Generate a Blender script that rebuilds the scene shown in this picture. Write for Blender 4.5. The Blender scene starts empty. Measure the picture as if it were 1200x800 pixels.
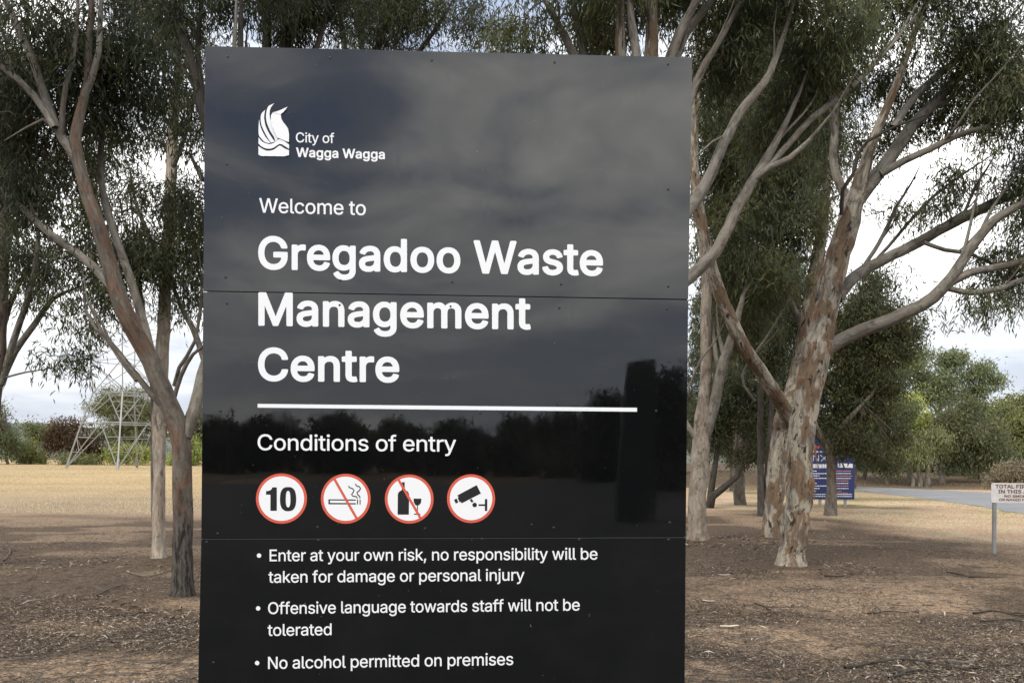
import bpy, math, os, random
import numpy as np
from mathutils import Vector, Matrix
S = bpy.context.scene
C = bpy.context.collection
rng = np.random.default_rng(11)
random.seed(11)

# ------------------------------------------------------------------ camera
F = 960.0; CAMZ = 1.6; HY = 540.0; ROLL = math.radians(0.4)
RV = np.array((math.cos(ROLL), 0, math.sin(ROLL))); UV_ = np.array((-math.sin(ROLL), 0, math.cos(ROLL)))
cam = bpy.data.cameras.new('camera'); camo = bpy.data.objects.new('camera', cam); C.objects.link(camo)
cam.sensor_width = 36; cam.lens = 36*F/1200; cam.shift_y = (HY-400)/1200; cam.clip_end = 5000; cam.clip_start = .05
m4 = Matrix(((RV[0], UV_[0], 0, 0), (0, 0, -1, 0), (RV[2], UV_[2], 0, CAMZ), (0, 0, 0, 1)))
camo.matrix_world = m4
S.camera = camo

# ------------------------------------------------------------------ light, sky
S.view_settings.view_transform = 'Standard'; S.view_settings.look = 'None'; S.view_settings.gamma = 1
S.view_settings.exposure = 0.48
S.cycles.max_bounces = 6; S.cycles.diffuse_bounces = 3; S.cycles.glossy_bounces = 2
S.cycles.transmission_bounces = 3; S.cycles.transparent_max_bounces = 4
SUN_EL, SUN_AZ = math.radians(48), math.radians(215)     # azimuth clockwise from +Y: behind and to the left of the camera
W = bpy.data.worlds.new('World'); S.world = W; W.use_nodes = True
nt = W.node_tree; nt.nodes.clear()
def nd(t, kind, **kw):
    n = t.nodes.new(kind)
    for k, v in kw.items(): setattr(n, k, v)
    return n
def wire(t, a, b): t.links.new(a, b)
def mth(t, op, a, b=None, clamp=False):
    n = nd(t, 'ShaderNodeMath', operation=op); n.use_clamp = clamp
    for i, v in enumerate((a, b)):
        if v is None: continue
        if isinstance(v, (int, float)): n.inputs[i].default_value = v
        else: wire(t, v, n.inputs[i])
    return n.outputs[0]
def ramp(t, fac, stops, interp='LINEAR'):
    n = nd(t, 'ShaderNodeValToRGB'); n.color_ramp.interpolation = interp
    e = n.color_ramp.elements
    while len(e) < len(stops): e.new(.5)
    for i, (p, c) in enumerate(stops):
        e[i].position = p; e[i].color = (c if len(c) == 4 else (*c, 1)) if isinstance(c, (tuple, list)) else (c, c, c, 1)
    wire(t, fac, n.inputs[0]); return n.outputs[0]
def noise(t, vec, scale, detail=4, rough=.55, dist=0):
    n = nd(t, 'ShaderNodeTexNoise'); n.inputs['Scale'].default_value = scale; n.inputs['Detail'].default_value = detail
    n.inputs['Roughness'].default_value = rough; n.inputs['Distortion'].default_value = dist
    if vec is not None: wire(t, vec, n.inputs['Vector'])
    return n.outputs['Fac']
def mix(t, fac, a, b, mode='MIX'):
    n = nd(t, 'ShaderNodeMix', data_type='RGBA', blend_type=mode)
    for s, v in ((n.inputs[0], fac), (n.inputs[6], a), (n.inputs[7], b)):
        if isinstance(v, (int, float)): s.default_value = v
        elif isinstance(v, (tuple, list)): s.default_value = (*v, 1)
        else: wire(t, v, s)
    return n.outputs[2]
tc = nd(nt, 'ShaderNodeTexCoord')
sep = nd(nt, 'ShaderNodeSeparateXYZ'); wire(nt, tc.outputs['Generated'], sep.inputs[0])
zz = mth(nt, 'MAXIMUM', sep.outputs[2], 0.0)
den = mth(nt, 'ADD', zz, 0.16)
cx = mth(nt, 'DIVIDE', sep.outputs[0], den); cy = mth(nt, 'DIVIDE', sep.outputs[1], den)
cmb = nd(nt, 'ShaderNodeCombineXYZ'); wire(nt, cx, cmb.inputs[0]); wire(nt, cy, cmb.inputs[1]); cmb.inputs[2].default_value = 8.2
n1 = noise(nt, cmb.outputs[0], .62, 5, .5, .35)
n2 = noise(nt, cmb.outputs[0], 2.2, 5, .55, .5)
cl = mth(nt, 'ADD', mth(nt, 'MULTIPLY', n1, .56), mth(nt, 'MULTIPLY', n2, .44))
cloud = ramp(nt, cl, [(.38, (.22, .28, .43)), (.435, (.36, .40, .49)), (.475, (.66, .68, .72)), (.52, (1.0, .985, .96)), (.60, (1.45, 1.42, 1.36))])
# the layer thins to bright haze over the horizon
hz = ramp(nt, zz, [(0, 1.0), (.13, .85), (.34, 0.0)])
thin = mix(nt, ramp(nt, n1, [(.42, 0), (.56, 1)]), (.37, .395, .45), (.50, .51, .53))
cloud = mix(nt, mth(nt, 'MULTIPLY', hz, .95), cloud, thin)
sky = nd(nt, 'ShaderNodeTexSky', sky_type='NISHITA'); sky.sun_disc = False
sky.sun_elevation = SUN_EL; sky.sun_rotation = SUN_AZ; sky.air_density = 1.2; sky.dust_density = 2
bg1 = nd(nt, 'ShaderNodeBackground'); wire(nt, sky.outputs[0], bg1.inputs[0]); bg1.inputs[1].default_value = .1
bg2 = nd(nt, 'ShaderNodeBackground'); wire(nt, cloud, bg2.inputs[0]); bg2.inputs[1].default_value = 1.5
ms = nd(nt, 'ShaderNodeMixShader'); ms.inputs[0].default_value = .86
wire(nt, bg1.outputs[0], ms.inputs[1]); wire(nt, bg2.outputs[0], ms.inputs[2])
wo = nd(nt, 'ShaderNodeOutputWorld'); wire(nt, ms.outputs[0], wo.inputs[0])
sun = bpy.data.lights.new('sun', 'SUN'); sun.energy = 1.5; sun.angle = math.radians(14); sun.color = (1, .94, .84)
suno = bpy.data.objects.new('sun', sun); C.objects.link(suno)
sd = Vector((math.sin(SUN_AZ)*math.cos(SUN_EL), math.cos(SUN_AZ)*math.cos(SUN_EL), math.sin(SUN_EL)))
suno.rotation_euler = sd.to_track_quat('Z', 'Y').to_euler(); suno.location = (-6, -8, 12)

# ------------------------------------------------------------------ geometry helpers
def P(px, py, d):
    v = (px-600)/F*RV + (HY-py)/F*UV_ + np.array((0, 1, 0))
    return np.array((0, 0, CAMZ)) + v*d
def G(px, py):
    v = (px-600)/F*RV + (HY-py)/F*UV_
    return P(px, py, CAMZ/-v[2])
def hash2(ix, iy, s):
    h = (ix*374761393 + iy*668265263 + s*974634777) & 0xffffffff
    h = ((h ^ (h >> 13))*1274126177) & 0xffffffff
    return ((h ^ (h >> 16)) & 0xffff)/65535.0
def vnoise(x, y, s=0):
    x = np.asarray(x, float); y = np.asarray(y, float)
    ix = np.floor(x).astype(np.int64); iy = np.floor(y).astype(np.int64)
    fx = x-ix; fy = y-iy; fx = fx*fx*(3-2*fx); fy = fy*fy*(3-2*fy)
    a = hash2(ix, iy, s); b = hash2(ix+1, iy, s); c = hash2(ix, iy+1, s); d = hash2(ix+1, iy+1, s)
    return (a*(1-fx)+b*fx)*(1-fy)+(c*(1-fx)+d*fx)*fy
def fbm(x, y, s=0, o=4):
    t = 0; w = .5; tot = 0
    for i in range(o):
        t = t+w*vnoise(x*2**i+7.3*i, y*2**i-3.1*i, s+i); tot += w; w *= .5
    return t/tot
def sstep(a, b, x):
    t = np.clip((np.asarray(x, float)-a)/(b-a), 0, 1); return t*t*(3-2*t)

def mesh_np(name, V, Q, mat, parent=None, uv=None, col=None, smooth=True, tri=False, loc=None):
    me = bpy.data.meshes.new(name)
    V = np.asarray(V, np.float32); Q = np.asarray(Q, np.int32); k = 3 if tri else 4
    if loc is not None: V = V-np.asarray(loc, np.float32)
    me.vertices.add(len(V)); me.vertices.foreach_set('co', V.ravel())
    me.loops.add(Q.size); me.loops.foreach_set('vertex_index', Q.ravel())
    me.polygons.add(len(Q)); me.polygons.foreach_set('loop_start', np.arange(len(Q), dtype=np.int32)*k)
    me.polygons.foreach_set('use_smooth', np.full(len(Q), smooth))
    if uv is not None:
        l = me.uv_layers.new(name='UVMap'); l.data.foreach_set('uv', np.asarray(uv, np.float32)[Q.ravel()].ravel())
    if col is not None:
        a = me.attributes.new('tint', 'FLOAT_COLOR', 'POINT')
        a.data.foreach_set('color', np.concatenate([col, np.ones((len(V), 1))], 1).astype(np.float32).ravel())
    me.update(calc_edges=True); me.validate()
    me.materials.append(mat)
    o = bpy.data.objects.new(name, me); C.objects.link(o)
    if parent is not None: o.parent = parent
    elif loc is not None: o.location = loc
    return o
class MB:                                   # boxes, bars, prisms gathered into one mesh
    def __init__(s): s.v = []; s.f = []
    def add(s, v, f):
        n = len(s.v); s.v += [tuple(map(float, p)) for p in v]; s.f += [tuple(i+n for i in q) for q in f]
    def box(s, c, sz, rz=0):
        cx_, cy_, cz_ = c; a, b, h = sz[0]/2, sz[1]/2, sz[2]/2; cr, sr = math.cos(rz), math.sin(rz)
        v = [(cx_+x*cr-y*sr, cy_+x*sr+y*cr, cz_+z) for z in (-h, h) for x, y in ((-a, -b), (a, -b), (a, b), (-a, b))]
        s.add(v, [(3, 2, 1, 0), (4, 5, 6, 7), (0, 1, 5, 4), (1, 2, 6, 5), (2, 3, 7, 6), (3, 0, 4, 7)])
    def bar(s, a, b, w):
        a = Vector(a); b = Vector(b); d = (b-a).normalized(); u = d.cross(Vector((0, 0, 1)))
        if u.length < .01: u = Vector((1, 0, 0))
        u.normalize(); t = d.cross(u); h = w/2
        v = [p+u*x*h+t*y*h for p in (a, b) for x, y in ((-1, -1), (1, -1), (1, 1), (-1, 1))]
        s.add(v, [(3, 2, 1, 0), (4, 5, 6, 7), (0, 1, 5, 4), (1, 2, 6, 5), (2, 3, 7, 6), (3, 0, 4, 7)])
    def build(s, name, mat, parent=None, smooth=False):
        me = bpy.data.meshes.new(name); me.from_pydata(s.v, [], s.f); me.update(); me.materials.append(mat)
        if smooth: me.polygons.foreach_set('use_smooth', [True]*len(me.polygons))
        o = bpy.data.objects.new(name, me); C.objects.link(o)
        if parent: o.parent = parent
        return o
def tag(o, label=None, cat=None, group=None, kind=None):
    if label: o['label'] = label
    if cat: o['category'] = cat
    if group: o['group'] = group
    if kind: o['kind'] = kind
    return o
def empty(name, label, cat, loc=(0, 0, 0), group=None):
    o = bpy.data.objects.new(name, None); C.objects.link(o); o.location = loc; o.empty_display_size = .2
    return tag(o, label, cat, group)
def settle(root):                            # children were built in world space: keep them there under a placed Empty
    for ch in root.children: ch.location = Vector(ch.location)-root.location

# ------------------------------------------------------------------ materials
def mat(name, col=(.5, .5, .5), rough=.6, spec=.4, metal=0):
    m = bpy.data.materials.new(name); m.use_nodes = True; t = m.node_tree
    b = t.nodes['Principled BSDF']; b.inputs['Base Color'].default_value = (*col, 1)
    b.inputs['Roughness'].default_value = rough; b.inputs['Specular IOR Level'].default_value = spec; b.inputs['Metallic'].default_value = metal
    return m, t, b
def bump(t, b, h, strength, dist=.02):
    n = nd(t, 'ShaderNodeBump'); n.inputs['Strength'].default_value = strength; n.inputs['Distance'].default_value = dist
    wire(t, h, n.inputs['Height']); wire(t, n.outputs[0], b.inputs['Normal'])
def worn(name, col, rough=.6, spec=.4, metal=0, amt=.25, scale=9):
    m, t, b = mat(name, col, rough, spec, metal); c = nd(t, 'ShaderNodeTexCoord')
    n = noise(t, c.outputs['Object'], scale, 6, .6)
    wire(t, mix(t, ramp(t, n, [(.35, 0), (.7, amt)]), col, tuple(x*.45+.01 for x in col)), b.inputs['Base Color'])
    return m
def uvmap(t, sx, sy, sz=1, src='UV'):
    c = nd(t, 'ShaderNodeTexCoord'); mp = nd(t, 'ShaderNodeMapping'); wire(t, c.outputs[src], mp.inputs[0])
    mp.inputs['Scale'].default_value = (sx, sy, sz); return mp.outputs[0]
def bark(name, pale, grey, rust, dark, rust_amt=.5, dark_base=0.0, flake=1.0):
    m, t, b = mat(name, grey, .85, .2)
    v1 = uvmap(t, 1, .30); v2 = uvmap(t, 1, .45); v3 = uvmap(t, 1, .12)
    a = noise(t, v1, 9, 8, .68, .5); f = noise(t, v1, 13, 8, .72, .3); s = noise(t, v3, 38, 4, .7, .2)
    big = noise(t, v1, 5, 5, .62, .4)
    c = mix(t, ramp(t, a, [(.40, 0), (.54, 1)]), grey, pale)
    c = mix(t, ramp(t, big, [(.50, 0), (.54, rust_amt)]), c, rust)
    c = mix(t, ramp(t, f, [(.565, 0), (.60, min(1, .85*flake))]), c, dark)
    c = mix(t, ramp(t, s, [(.35, .42), (.6, 0)]), c, dark)
    if dark_base > 0:
        tcn = nd(t, 'ShaderNodeTexCoord'); g = nd(t, 'ShaderNodeSeparateXYZ'); wire(t, tcn.outputs['UV'], g.inputs[0])
        hgt = mth(t, 'ADD', g.outputs[1], mth(t, 'MULTIPLY', mth(t, 'SUBTRACT', a, .5), 1.6))
        low = ramp(t, mth(t, 'DIVIDE', hgt, dark_base*2), [(.38, 1), (.56, 0)])
        rough = mix(t, ramp(t, s, [(.42, 0), (.58, 1)]), (.022, .019, .017), (.10, .088, .078))
        c = mix(t, low, c, rough)
    wire(t, c, b.inputs['Base Color'])
    bump(t, b, mth(t, 'ADD', mth(t, 'MULTIPLY', f, .6), mth(t, 'MULTIPLY', s, .8)), .8, .03)
    return m
BK = {
 'gum': bark('gum_bark', (.42, .375, .30), (.15, .135, .115), (.175, .112, .068), (.035, .026, .02), .85, 0, 1.15),
 'limb': bark('limb_bark', (.245, .228, .195), (.12, .11, .097), (.16, .12, .088), (.045, .038, .032), .32, 0, .7),
 'tan': bark('tan_bark', (.17, .145, .115), (.095, .084, .072), (.165, .098, .066), (.035, .028, .024), .8, 1.15, .6),
 'cream': bark('cream_bark', (.36, .315, .26), (.20, .172, .14), (.24, .16, .115), (.04, .032, .025), .3, 0, .7),
 'pale': bark('pale_bark_smooth', (.50, .43, .35), (.31, .265, .215), (.30, .21, .15), (.05, .04, .03), .35, 0, .8),
 'dark': bark('dark_bark', (.075, .068, .058), (.045, .04, .035), (.07, .05, .035), (.015, .013, .012), .3, 0),
 'mid': bark('brown_bark', (.20, .175, .15), (.12, .105, .09), (.16, .10, .065), (.035, .03, .025), .5, 0),
}
def leafmat(name, trans=.25, rough=.45):
    m, t, b = mat(name, (.07, .09, .05), rough, .2)
    a = nd(t, 'ShaderNodeAttribute', attribute_name='tint')
    wire(t, a.outputs['Color'], b.inputs['Base Color'])
    if trans:
        tr = nd(t, 'ShaderNodeBsdfTranslucent'); wire(t, a.outputs['Color'], tr.inputs[0])
        x = nd(t, 'ShaderNodeMixShader'); x.inputs[0].default_value = trans
        wire(t, b.outputs[0], x.inputs[1]); wire(t, tr.outputs[0], x.inputs[2]); wire(t, x.outputs[0], t.nodes['Material Output'].inputs[0])
    return m
LEAF = leafmat('leaf', .4); LITTER = leafmat('litter', 0, .8)

# ------------------------------------------------------------------ tubes, leaves, trees
class Acc:
    def __init__(s): s.V = []; s.Q = []; s.U = []; s.n = 0
    def tube(s, pts, rad, sides=6, lump=0, ph=0, v0=0):
        pts = np.asarray(pts, float); n = len(pts)
        t = np.gradient(pts, axis=0); t /= np.linalg.norm(t, axis=1)[:, None]+1e-9
        u = np.cross(t[0], (0.3, 1, 0.1)); u /= np.linalg.norm(u)+1e-9
        ang = np.linspace(0, 2*math.pi, sides+1); ca, sa = np.cos(ang)[:, None], np.sin(ang)[:, None]
        L = v0+np.concatenate([[0], np.cumsum(np.linalg.norm(np.diff(pts, axis=0), axis=1))])
        circ = 2*math.pi*float(np.mean(rad))
        for i in range(n):
            u = u-t[i]*np.dot(u, t[i]); u /= np.linalg.norm(u)+1e-9; w = np.cross(t[i], u)
            r = rad[i]
            if lump:
                r = r*(1+lump*(.5*np.sin(2*ang+L[i]*1.7+ph)+.35*np.sin(3*ang-L[i]*2.9+ph*2)+.3*np.sin(7*ang+L[i]*1.1)+.25*np.sin(L[i]*6.1+ph)))[:, None]
            s.V.append(pts[i]+(u*ca+w*sa)*r)
            s.U.append(np.stack([ang/(2*math.pi)*circ+ph, np.full(sides+1, L[i])], 1))
        b = s.n+np.arange(n-1)[:, None]*(sides+1)+np.arange(sides)[None, :]
        s.Q.append(np.stack([b, b+1, b+sides+2, b+sides+1], -1).reshape(-1, 4)); s.n += n*(sides+1)
    def build(s, name, m, parent, smooth=True, loc=None):
        return mesh_np(name, np.concatenate(s.V), np.concatenate(s.Q), m, parent, uv=np.concatenate(s.U), smooth=smooth, loc=loc)
def catmull(pts, step):
    pts = np.asarray(pts, float); p = np.vstack([2*pts[0]-pts[1], pts, 2*pts[-1]-pts[-2]]); out = []
    for i in range(1, len(p)-2):
        n = max(1, int(np.linalg.norm(p[i+1, :3]-p[i, :3])/step)); t = np.linspace(0, 1, n, endpoint=False)[:, None]
        a, b, c, d = p[i-1], p[i], p[i+1], p[i+2]
        out.append(.5*((2*b)+(c-a)*t+(2*a-5*b+4*c-d)*t*t+(3*b-a-3*c+d)*t**3))
    out.append(p[-2][None]); return np.vstack(out)
def leaves(cent, per, spread, L, Wd, base, var=.25, clump_var=.25, droop=1.0, flat=.75, strands=0):
    M = len(cent); n = M*per; T_ = None
    if strands:                                  # leaves hang along thin drooping strands
        k = per//strands; n = M*strands*k; ns = M*strands
        st = np.repeat(cent, strands, 0)+rng.normal(size=(ns, 3))*spread*np.array((.8, .8, .55)); sd_ = rng.normal(size=(ns, 3))*.62; sd_[:, 2] -= 1; sd_ /= np.linalg.norm(sd_, axis=1)[:, None]
        ln_ = rng.uniform(.9, 2.4, ns)*spread; q = np.tile(np.linspace(0, 1, k), ns)[:, None]
        sr = np.repeat(sd_, k, 0); p = np.repeat(st, k, 0)+sr*q*np.repeat(ln_, k)[:, None]+rng.normal(size=(n, 3))*.02; p[:, :2] += sr[:, :2]*(1-q)*.0
        d = sr*.9+rng.normal(size=(n, 3))*.42; d[:, 2] -= droop*.35; per = strands*k
    else:
        c = np.repeat(cent, per, 0); off = rng.normal(size=(n, 3))*spread; off[:, 2] *= flat; p = c+off
        d = rng.normal(size=(n, 3))*.55; d[:, 2] -= droop
    ln = L*rng.uniform(.6, 1.25, n)[:, None]; wd = Wd*rng.uniform(.7, 1.25, n)[:, None]
    d /= np.linalg.norm(d, axis=1)[:, None]
    s = np.cross(d, rng.normal(size=(n, 3))); s /= np.linalg.norm(s, axis=1)[:, None]+1e-9
    nm = np.cross(d, s)
    V = np.stack([p, p+d*ln*.42+s*wd*.5+nm*ln*.05, p+d*ln+nm*ln*rng.uniform(-.12, .12, (n, 1)), p+d*ln*.42-s*wd*.5+nm*ln*.05], 1).reshape(-1, 3)
    Q = np.arange(4*n).reshape(-1, 4)
    base = np.asarray(base, float)*np.array((1.22, 1.2, 1.1))
    cv = np.repeat(1+clump_var*rng.uniform(-1, 1, (M, 1)), per, 0)*(1+var*rng.uniform(-1, 1, (n, 1)))
    warm = np.repeat(rng.uniform(-.12, .22, (M, 1)), per, 0)+rng.uniform(-.08, .08, (n, 1))
    col = base*cv*np.concatenate([1+warm, 1+.3*warm, 1-warm], 1)
    red = rng.random(n) < .008; col[red] = np.array((.16, .09, .04))*rng.uniform(.6, 1.2, (red.sum(), 1))
    return V, Q, np.repeat(np.clip(col, .004, 1), 4, 0)
def limb_pts(spec, step, jit=.4, taper=True):
    w = []
    for (px, py, d, r) in spec: w.append((*P(px, py, d), r*.88*d/F))
    c = catmull(w, step)
    c[1:-1, :3] += rng.normal(size=(len(c)-2, 3))*c[1:-1, 3:4]*.12*jit
    n = len(c); tp = np.clip((n-1-np.arange(n))/(n*.42), 0, 1) if taper else 1; c[:, 3] = np.maximum(c[:, 3]*(.2+.8*tp**.7), .004); return c
def near_tree(name, label, trunk, limbs, blobs, bk='gum', lbk='limb', leafcol=(.06, .075, .042), group=None, L=.13, Wd=.017, per=60, q=1.0, sub_=1, dead=()):
    base = P(*trunk[0][:3]); base[2] = -.06
    root = empty(name, label, 'tree', tuple(base), group)
    nodes = []
    c = limb_pts(trunk, .14); c[0, 2] = -.08
    d0 = trunk[0][2]
    # root flare
    fl = 1+.32*np.exp(-np.maximum(c[:, 2], 0)/.10); c[:, 3] *= fl
    a = Acc(); a.tube(c[:, :3], c[:, 3], 22, .10, rng.uniform(0, 6)); a.build('trunk', BK[bk], root, loc=base)
    nodes.append(c[len(c)*2//3:])
    for i, sp in enumerate(limbs):
        c = limb_pts(sp, .16); mid = c[len(c)//2, 3]
        # taper past the last point
        a = Acc(); a.tube(c[:, :3], c[:, 3], 12 if mid > .035 else 7, .07, rng.uniform(0, 6))
        a.build('limb', BK['dark'] if i in dead else (BK[bk] if mid > .085 else BK[lbk]), root, loc=base)
        nodes.append(c[len(c)//4:])
        if i in dead or mid < .018: continue
        for _ in range(sub_):
            j = int(len(c)*rng.uniform(.3, .75)); t_ = c[min(j+2, len(c)-1), :3]-c[j-1, :3]; t_ /= np.linalg.norm(t_)+1e-9; rr = c[j, 3]*rng.uniform(.32, .55); ln = min(2.2, max(.7, rr*55))*rng.uniform(.7, 1.2)
            dv = t_*.8+np.array((0, 0, .35))+rng.normal(size=3)*.42; dv /= np.linalg.norm(dv); p0 = c[j, :3]; u_ = np.linspace(0, 1, 5)[:, None]; pp = p0+dv*ln*u_+(t_*.25+np.array((0, 0, .22)))*ln*u_*u_+rng.normal(size=(5, 3))*.04*ln*u_
            cc_ = catmull(np.hstack([pp, np.linspace(rr, rr*.18, 5)[:, None]]), .14); a = Acc(); a.tube(cc_[:, :3], cc_[:, 3], 7, .07, 1.); a.build('limb', BK[lbk], root, loc=base); nodes.append(cc_[2:])
    nodes = np.vstack(nodes)[:, :3]
    cents = []
    for (px, py, d, rx, ry, rz, qq) in blobs:
        n = max(3, int(math.pi*rx*ry/175*qq*q*(d/12.)**.6*2.3)); p = rng.normal(size=(n, 3)); p /= np.linalg.norm(p, axis=1)[:, None]
        p *= rng.random((n, 1))**.42
        cc = P(px, py, d); cents.append(cc+p*np.array((rx*d/F, rz, ry*d/F)))
    cents = np.vstack(cents)
    # break the mass up: leave voids where a coarse 3-D noise is low
    k = .6*vnoise(cents[:, 0]*1.7+cents[:, 1]*.5, cents[:, 2]*1.7-cents[:, 1]*.4, 3)+.4*vnoise(cents[:, 0]*4.1, cents[:, 2]*4.1, 8)
    cents = cents[k > .38]
    tw = Acc(); pool = nodes.copy(); dist = np.array([np.min(np.sum((nodes-c_)**2, 1)) for c_ in cents]); order = np.argsort(dist)
    for j in order:
        e = cents[j]; dd = np.sum((pool-e)**2, 1); s = pool[np.argmin(dd)]; ln = math.sqrt(dd.min())
        if ln < .05: continue
        mid = (s+e)/2+rng.normal(size=3)*.10*ln+np.array((0, 0, .13*ln)); tt = np.linspace(0, 1, 5)[:, None]
        pp = (1-tt)**2*s+2*tt*(1-tt)*mid+tt*tt*e; pp[1:-1] += rng.normal(size=(3, 3))*.03*ln
        r0 = min(.004+.011*ln, .03)*(.7+.3*d0/12); tw.tube(pp, np.linspace(r0, .0035, 5), 4, 0, 0)
        pool = np.vstack([pool, pp[2:]])
    if tw.n: tag(tw.build('twigs', BK['mid'], root, loc=base), kind='stuff')
    V, Q, col = leaves(cents, per, .17*(L/.13), L*1.0, Wd*1.08, leafcol, .25, .42, strands=10)
    tag(mesh_np('crown', V, Q, LEAF, root, col=col, smooth=False, loc=base), kind='stuff')
    return root

# ------------------------------------------------------------------ ground
def ground_h(x, y):
    h = .05*(fbm(x*.5, y*.5, 1, 3)-.5)+.022*(fbm(x*3.2, y*3.2, 5, 3)-.5)
    dip = np.exp(-((y-60.5)/4.2)**2)*sstep(-60, -10, x)*(1-sstep(34, 60, x)); dip2 = np.exp(-((y-60.5)/4.2)**2)*sstep(-60, -10, x)
    h = h*(1-.8*sstep(3, 4.5, y)*(1-sstep(5, 7, y)))-1.15*dip
    h = h+.6*sstep(66, 90, y)*sstep(-5, 25, x)
    return h
def ax(a, b, fine0, fine1, st, grow=1.14):
    v = list(np.arange(fine0, fine1, st)); s = st; p = v[-1]
    while p < b: s *= grow; p += s; v.append(p)
    s = st; p = v[0]; lo = []
    while p > a: s *= grow; p -= s; lo.append(p)
    return np.array(lo[::-1]+v)
gx = ax(-1500, 1500, -12, 18, .13); gy = ax(-1200, 1800, 3.2, 26, .13)
X, Y = np.meshgrid(gx, gy); Z = ground_h(X, Y); nx, ny = len(gx), len(gy)
for bx_, by_ in ((-3.78, 9.2), (-5.42, 12.6), (4.2, 12.4), (5.6, 17.3), (3.7, 16.3)):
    Z += .07*np.exp(-((X-bx_)**2+(Y-by_)**2)/.35)
i0 = (np.arange(ny-1)[:, None]*nx+np.arange(nx-1)[None, :]).ravel()
Q = np.stack([i0, i0+1, i0+nx+1, i0+nx], 1)
warp = (fbm(X*.22, Y*.22, 20, 4)-.5); w2 = fbm(X*.9, Y*.9, 30, 4)-.5
# how far from the tree rows: left of the sign the litter ends at about 20 m, on the right it ends along the road verge
edge_l = 20.5+warp*7+w2*1.5
field = sstep(0, 4, Y-edge_l)*(1-sstep(-7.5, -3.5, X+.02*Y+warp*4))
strawfar = sstep(26, 46, Y+warp*18)*(1-sstep(-9, 0, X-.05*Y))
vx = 9.2+warp*3.5+w2*1.5+np.maximum(Y-15, 0)*.02                       # left limit of the bare verge on the right
verge = sstep(-1.2, 1.2, X-vx)*sstep(11.5, 15.5, Y+w2*2)
verge = np.maximum(verge, sstep(24, 29, Y+warp*8)*sstep(-6, 0, X))
bare = sstep(.60, .70, fbm(X*.35+3, Y*.8, 50, 4))*.6
for px_, py_, rx_, ry_, st_ in ((1000, 706, 150, 20, 1), (1080, 700, 60, 26, .8), (900, 752, 110, 24, 1), (840, 790, 90, 22, 1), (960, 782, 70, 14, .6), (915, 612, 60, 9, .9), (860, 690, 50, 8, .4), (100, 733, 70, 8, .9), (110, 785, 140, 22, .8), (60, 612, 90, 5, .7), (190, 672, 50, 4, .5), (1150, 660, 60, 8, .5), (30, 590, 80, 5, .5)):
    c_ = G(px_, py_); d_ = c_[1]; rx_ = rx_*d_/F; ry_ = ry_*d_*d_/(F*CAMZ)
    e_ = np.sqrt(((X-c_[0])/rx_)**2+((Y-c_[1])/ry_)**2)+.9*(fbm(X*1.3, Y*1.3, 61, 4)-.5)
    bare = np.maximum(bare, st_*(1-sstep(.6, 1.15, e_)))
shade = sstep(0, 1, 1-field)*(1-verge)
cA = np.array((.180, .135, .098)); cB = np.array((.50, .375, .265)); cC = np.array((.58, .43, .30)); cD = np.array((.74, .58, .33)); cE = np.array((.50, .41, .29))
col = cA*(1-bare[..., None])+cB*bare[..., None]
pale = field[..., None]; col = col*(1-pale)+(cC*(1-sstep(0, 7, Y-edge_l)[..., None])+cE*sstep(0, 7, Y-edge_l)[..., None])*pale
col = col*(1-(field*strawfar)[..., None])+cD*(field*strawfar)[..., None]
vm = verge[..., None]; vc = cC*1.4*(1-sstep(-.05, .12, w2)[..., None])+np.array((.85, .70, .47))*sstep(-.05, .12, w2)[..., None]; col = col*(1-vm)+vc*vm
gr = (sstep(.0, .18, fbm(X*.3, Y*.3, 70, 4)-.5+.14*np.exp(-((X-14.5)/2.2)**2)-.08)*verge*sstep(26, 30, Y))[..., None]; col = col*(1-gr)+np.array((.30, .29, .13))*gr
far = (sstep(62, 66, Y)*sstep(-8, 5, X))[..., None]; col = col*(1-far)+np.array((.17, .125, .085))*far
ton = 1+(.42*(fbm(X*.06, Y*.14, 120, 5)-.5)+.25*(fbm(X*.5, Y*1.6, 121, 4)-.5))[..., None]*(.4+.6*pale); col = col*ton
ground_col = col.reshape(-1, 3)
gm, t, b = mat('ground', (.2, .15, .1), .95, .1)
pc = nd(t, 'ShaderNodeTexCoord').outputs['Object']
at = nd(t, 'ShaderNodeAttribute', attribute_name='tint').outputs['Color']
na = noise(t, pc, 1.7, 6, .62); nb = noise(t, pc, 11, 6, .7); nc = noise(t, pc, 60, 3, .7); ne = noise(t, uvmap(t, .25, 1.2, 1, 'Object'), 3.0, 5, .65)
c = mix(t, ramp(t, na, [(.3, .0), (.7, .42)]), at, (.75, .68, .6), 'MULTIPLY')
c = mix(t, ramp(t, nb, [(.36, .62), (.56, 0)]), c, (.30, .27, .25), 'MULTIPLY')
c = mix(t, ramp(t, nc, [(.42, .85), (.56, 0)]), c, (.38, .34, .30), 'MULTIPLY')
c = mix(t, ramp(t, nc, [(.58, 0), (.68, .55)]), c, (.42, .36, .28))
nf = noise(t, pc, 24, 5, .75)
c = mix(t, ramp(t, nf, [(.40, .75), (.52, 0)]), c, (.36, .33, .30), 'MULTIPLY')
c = mix(t, ramp(t, nf, [(.60, 0), (.70, .5)]), c, (1.5, 1.4, 1.25), 'MULTIPLY')
c = mix(t, ramp(t, ne, [(.55, 0), (.75, .28)]), c, (1.35, 1.25, 1.15), 'MULTIPLY')
wire(t, c, b.inputs['Base Color']); bump(t, b, mth(t, 'ADD', nb, mth(t, 'MULTIPLY', nc, .5)), .7, .035)
g = mesh_np('ground', np.stack([X, Y, Z], -1).reshape(-1, 3), Q, gm, col=ground_col); tag(g, kind='structure')

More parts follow.
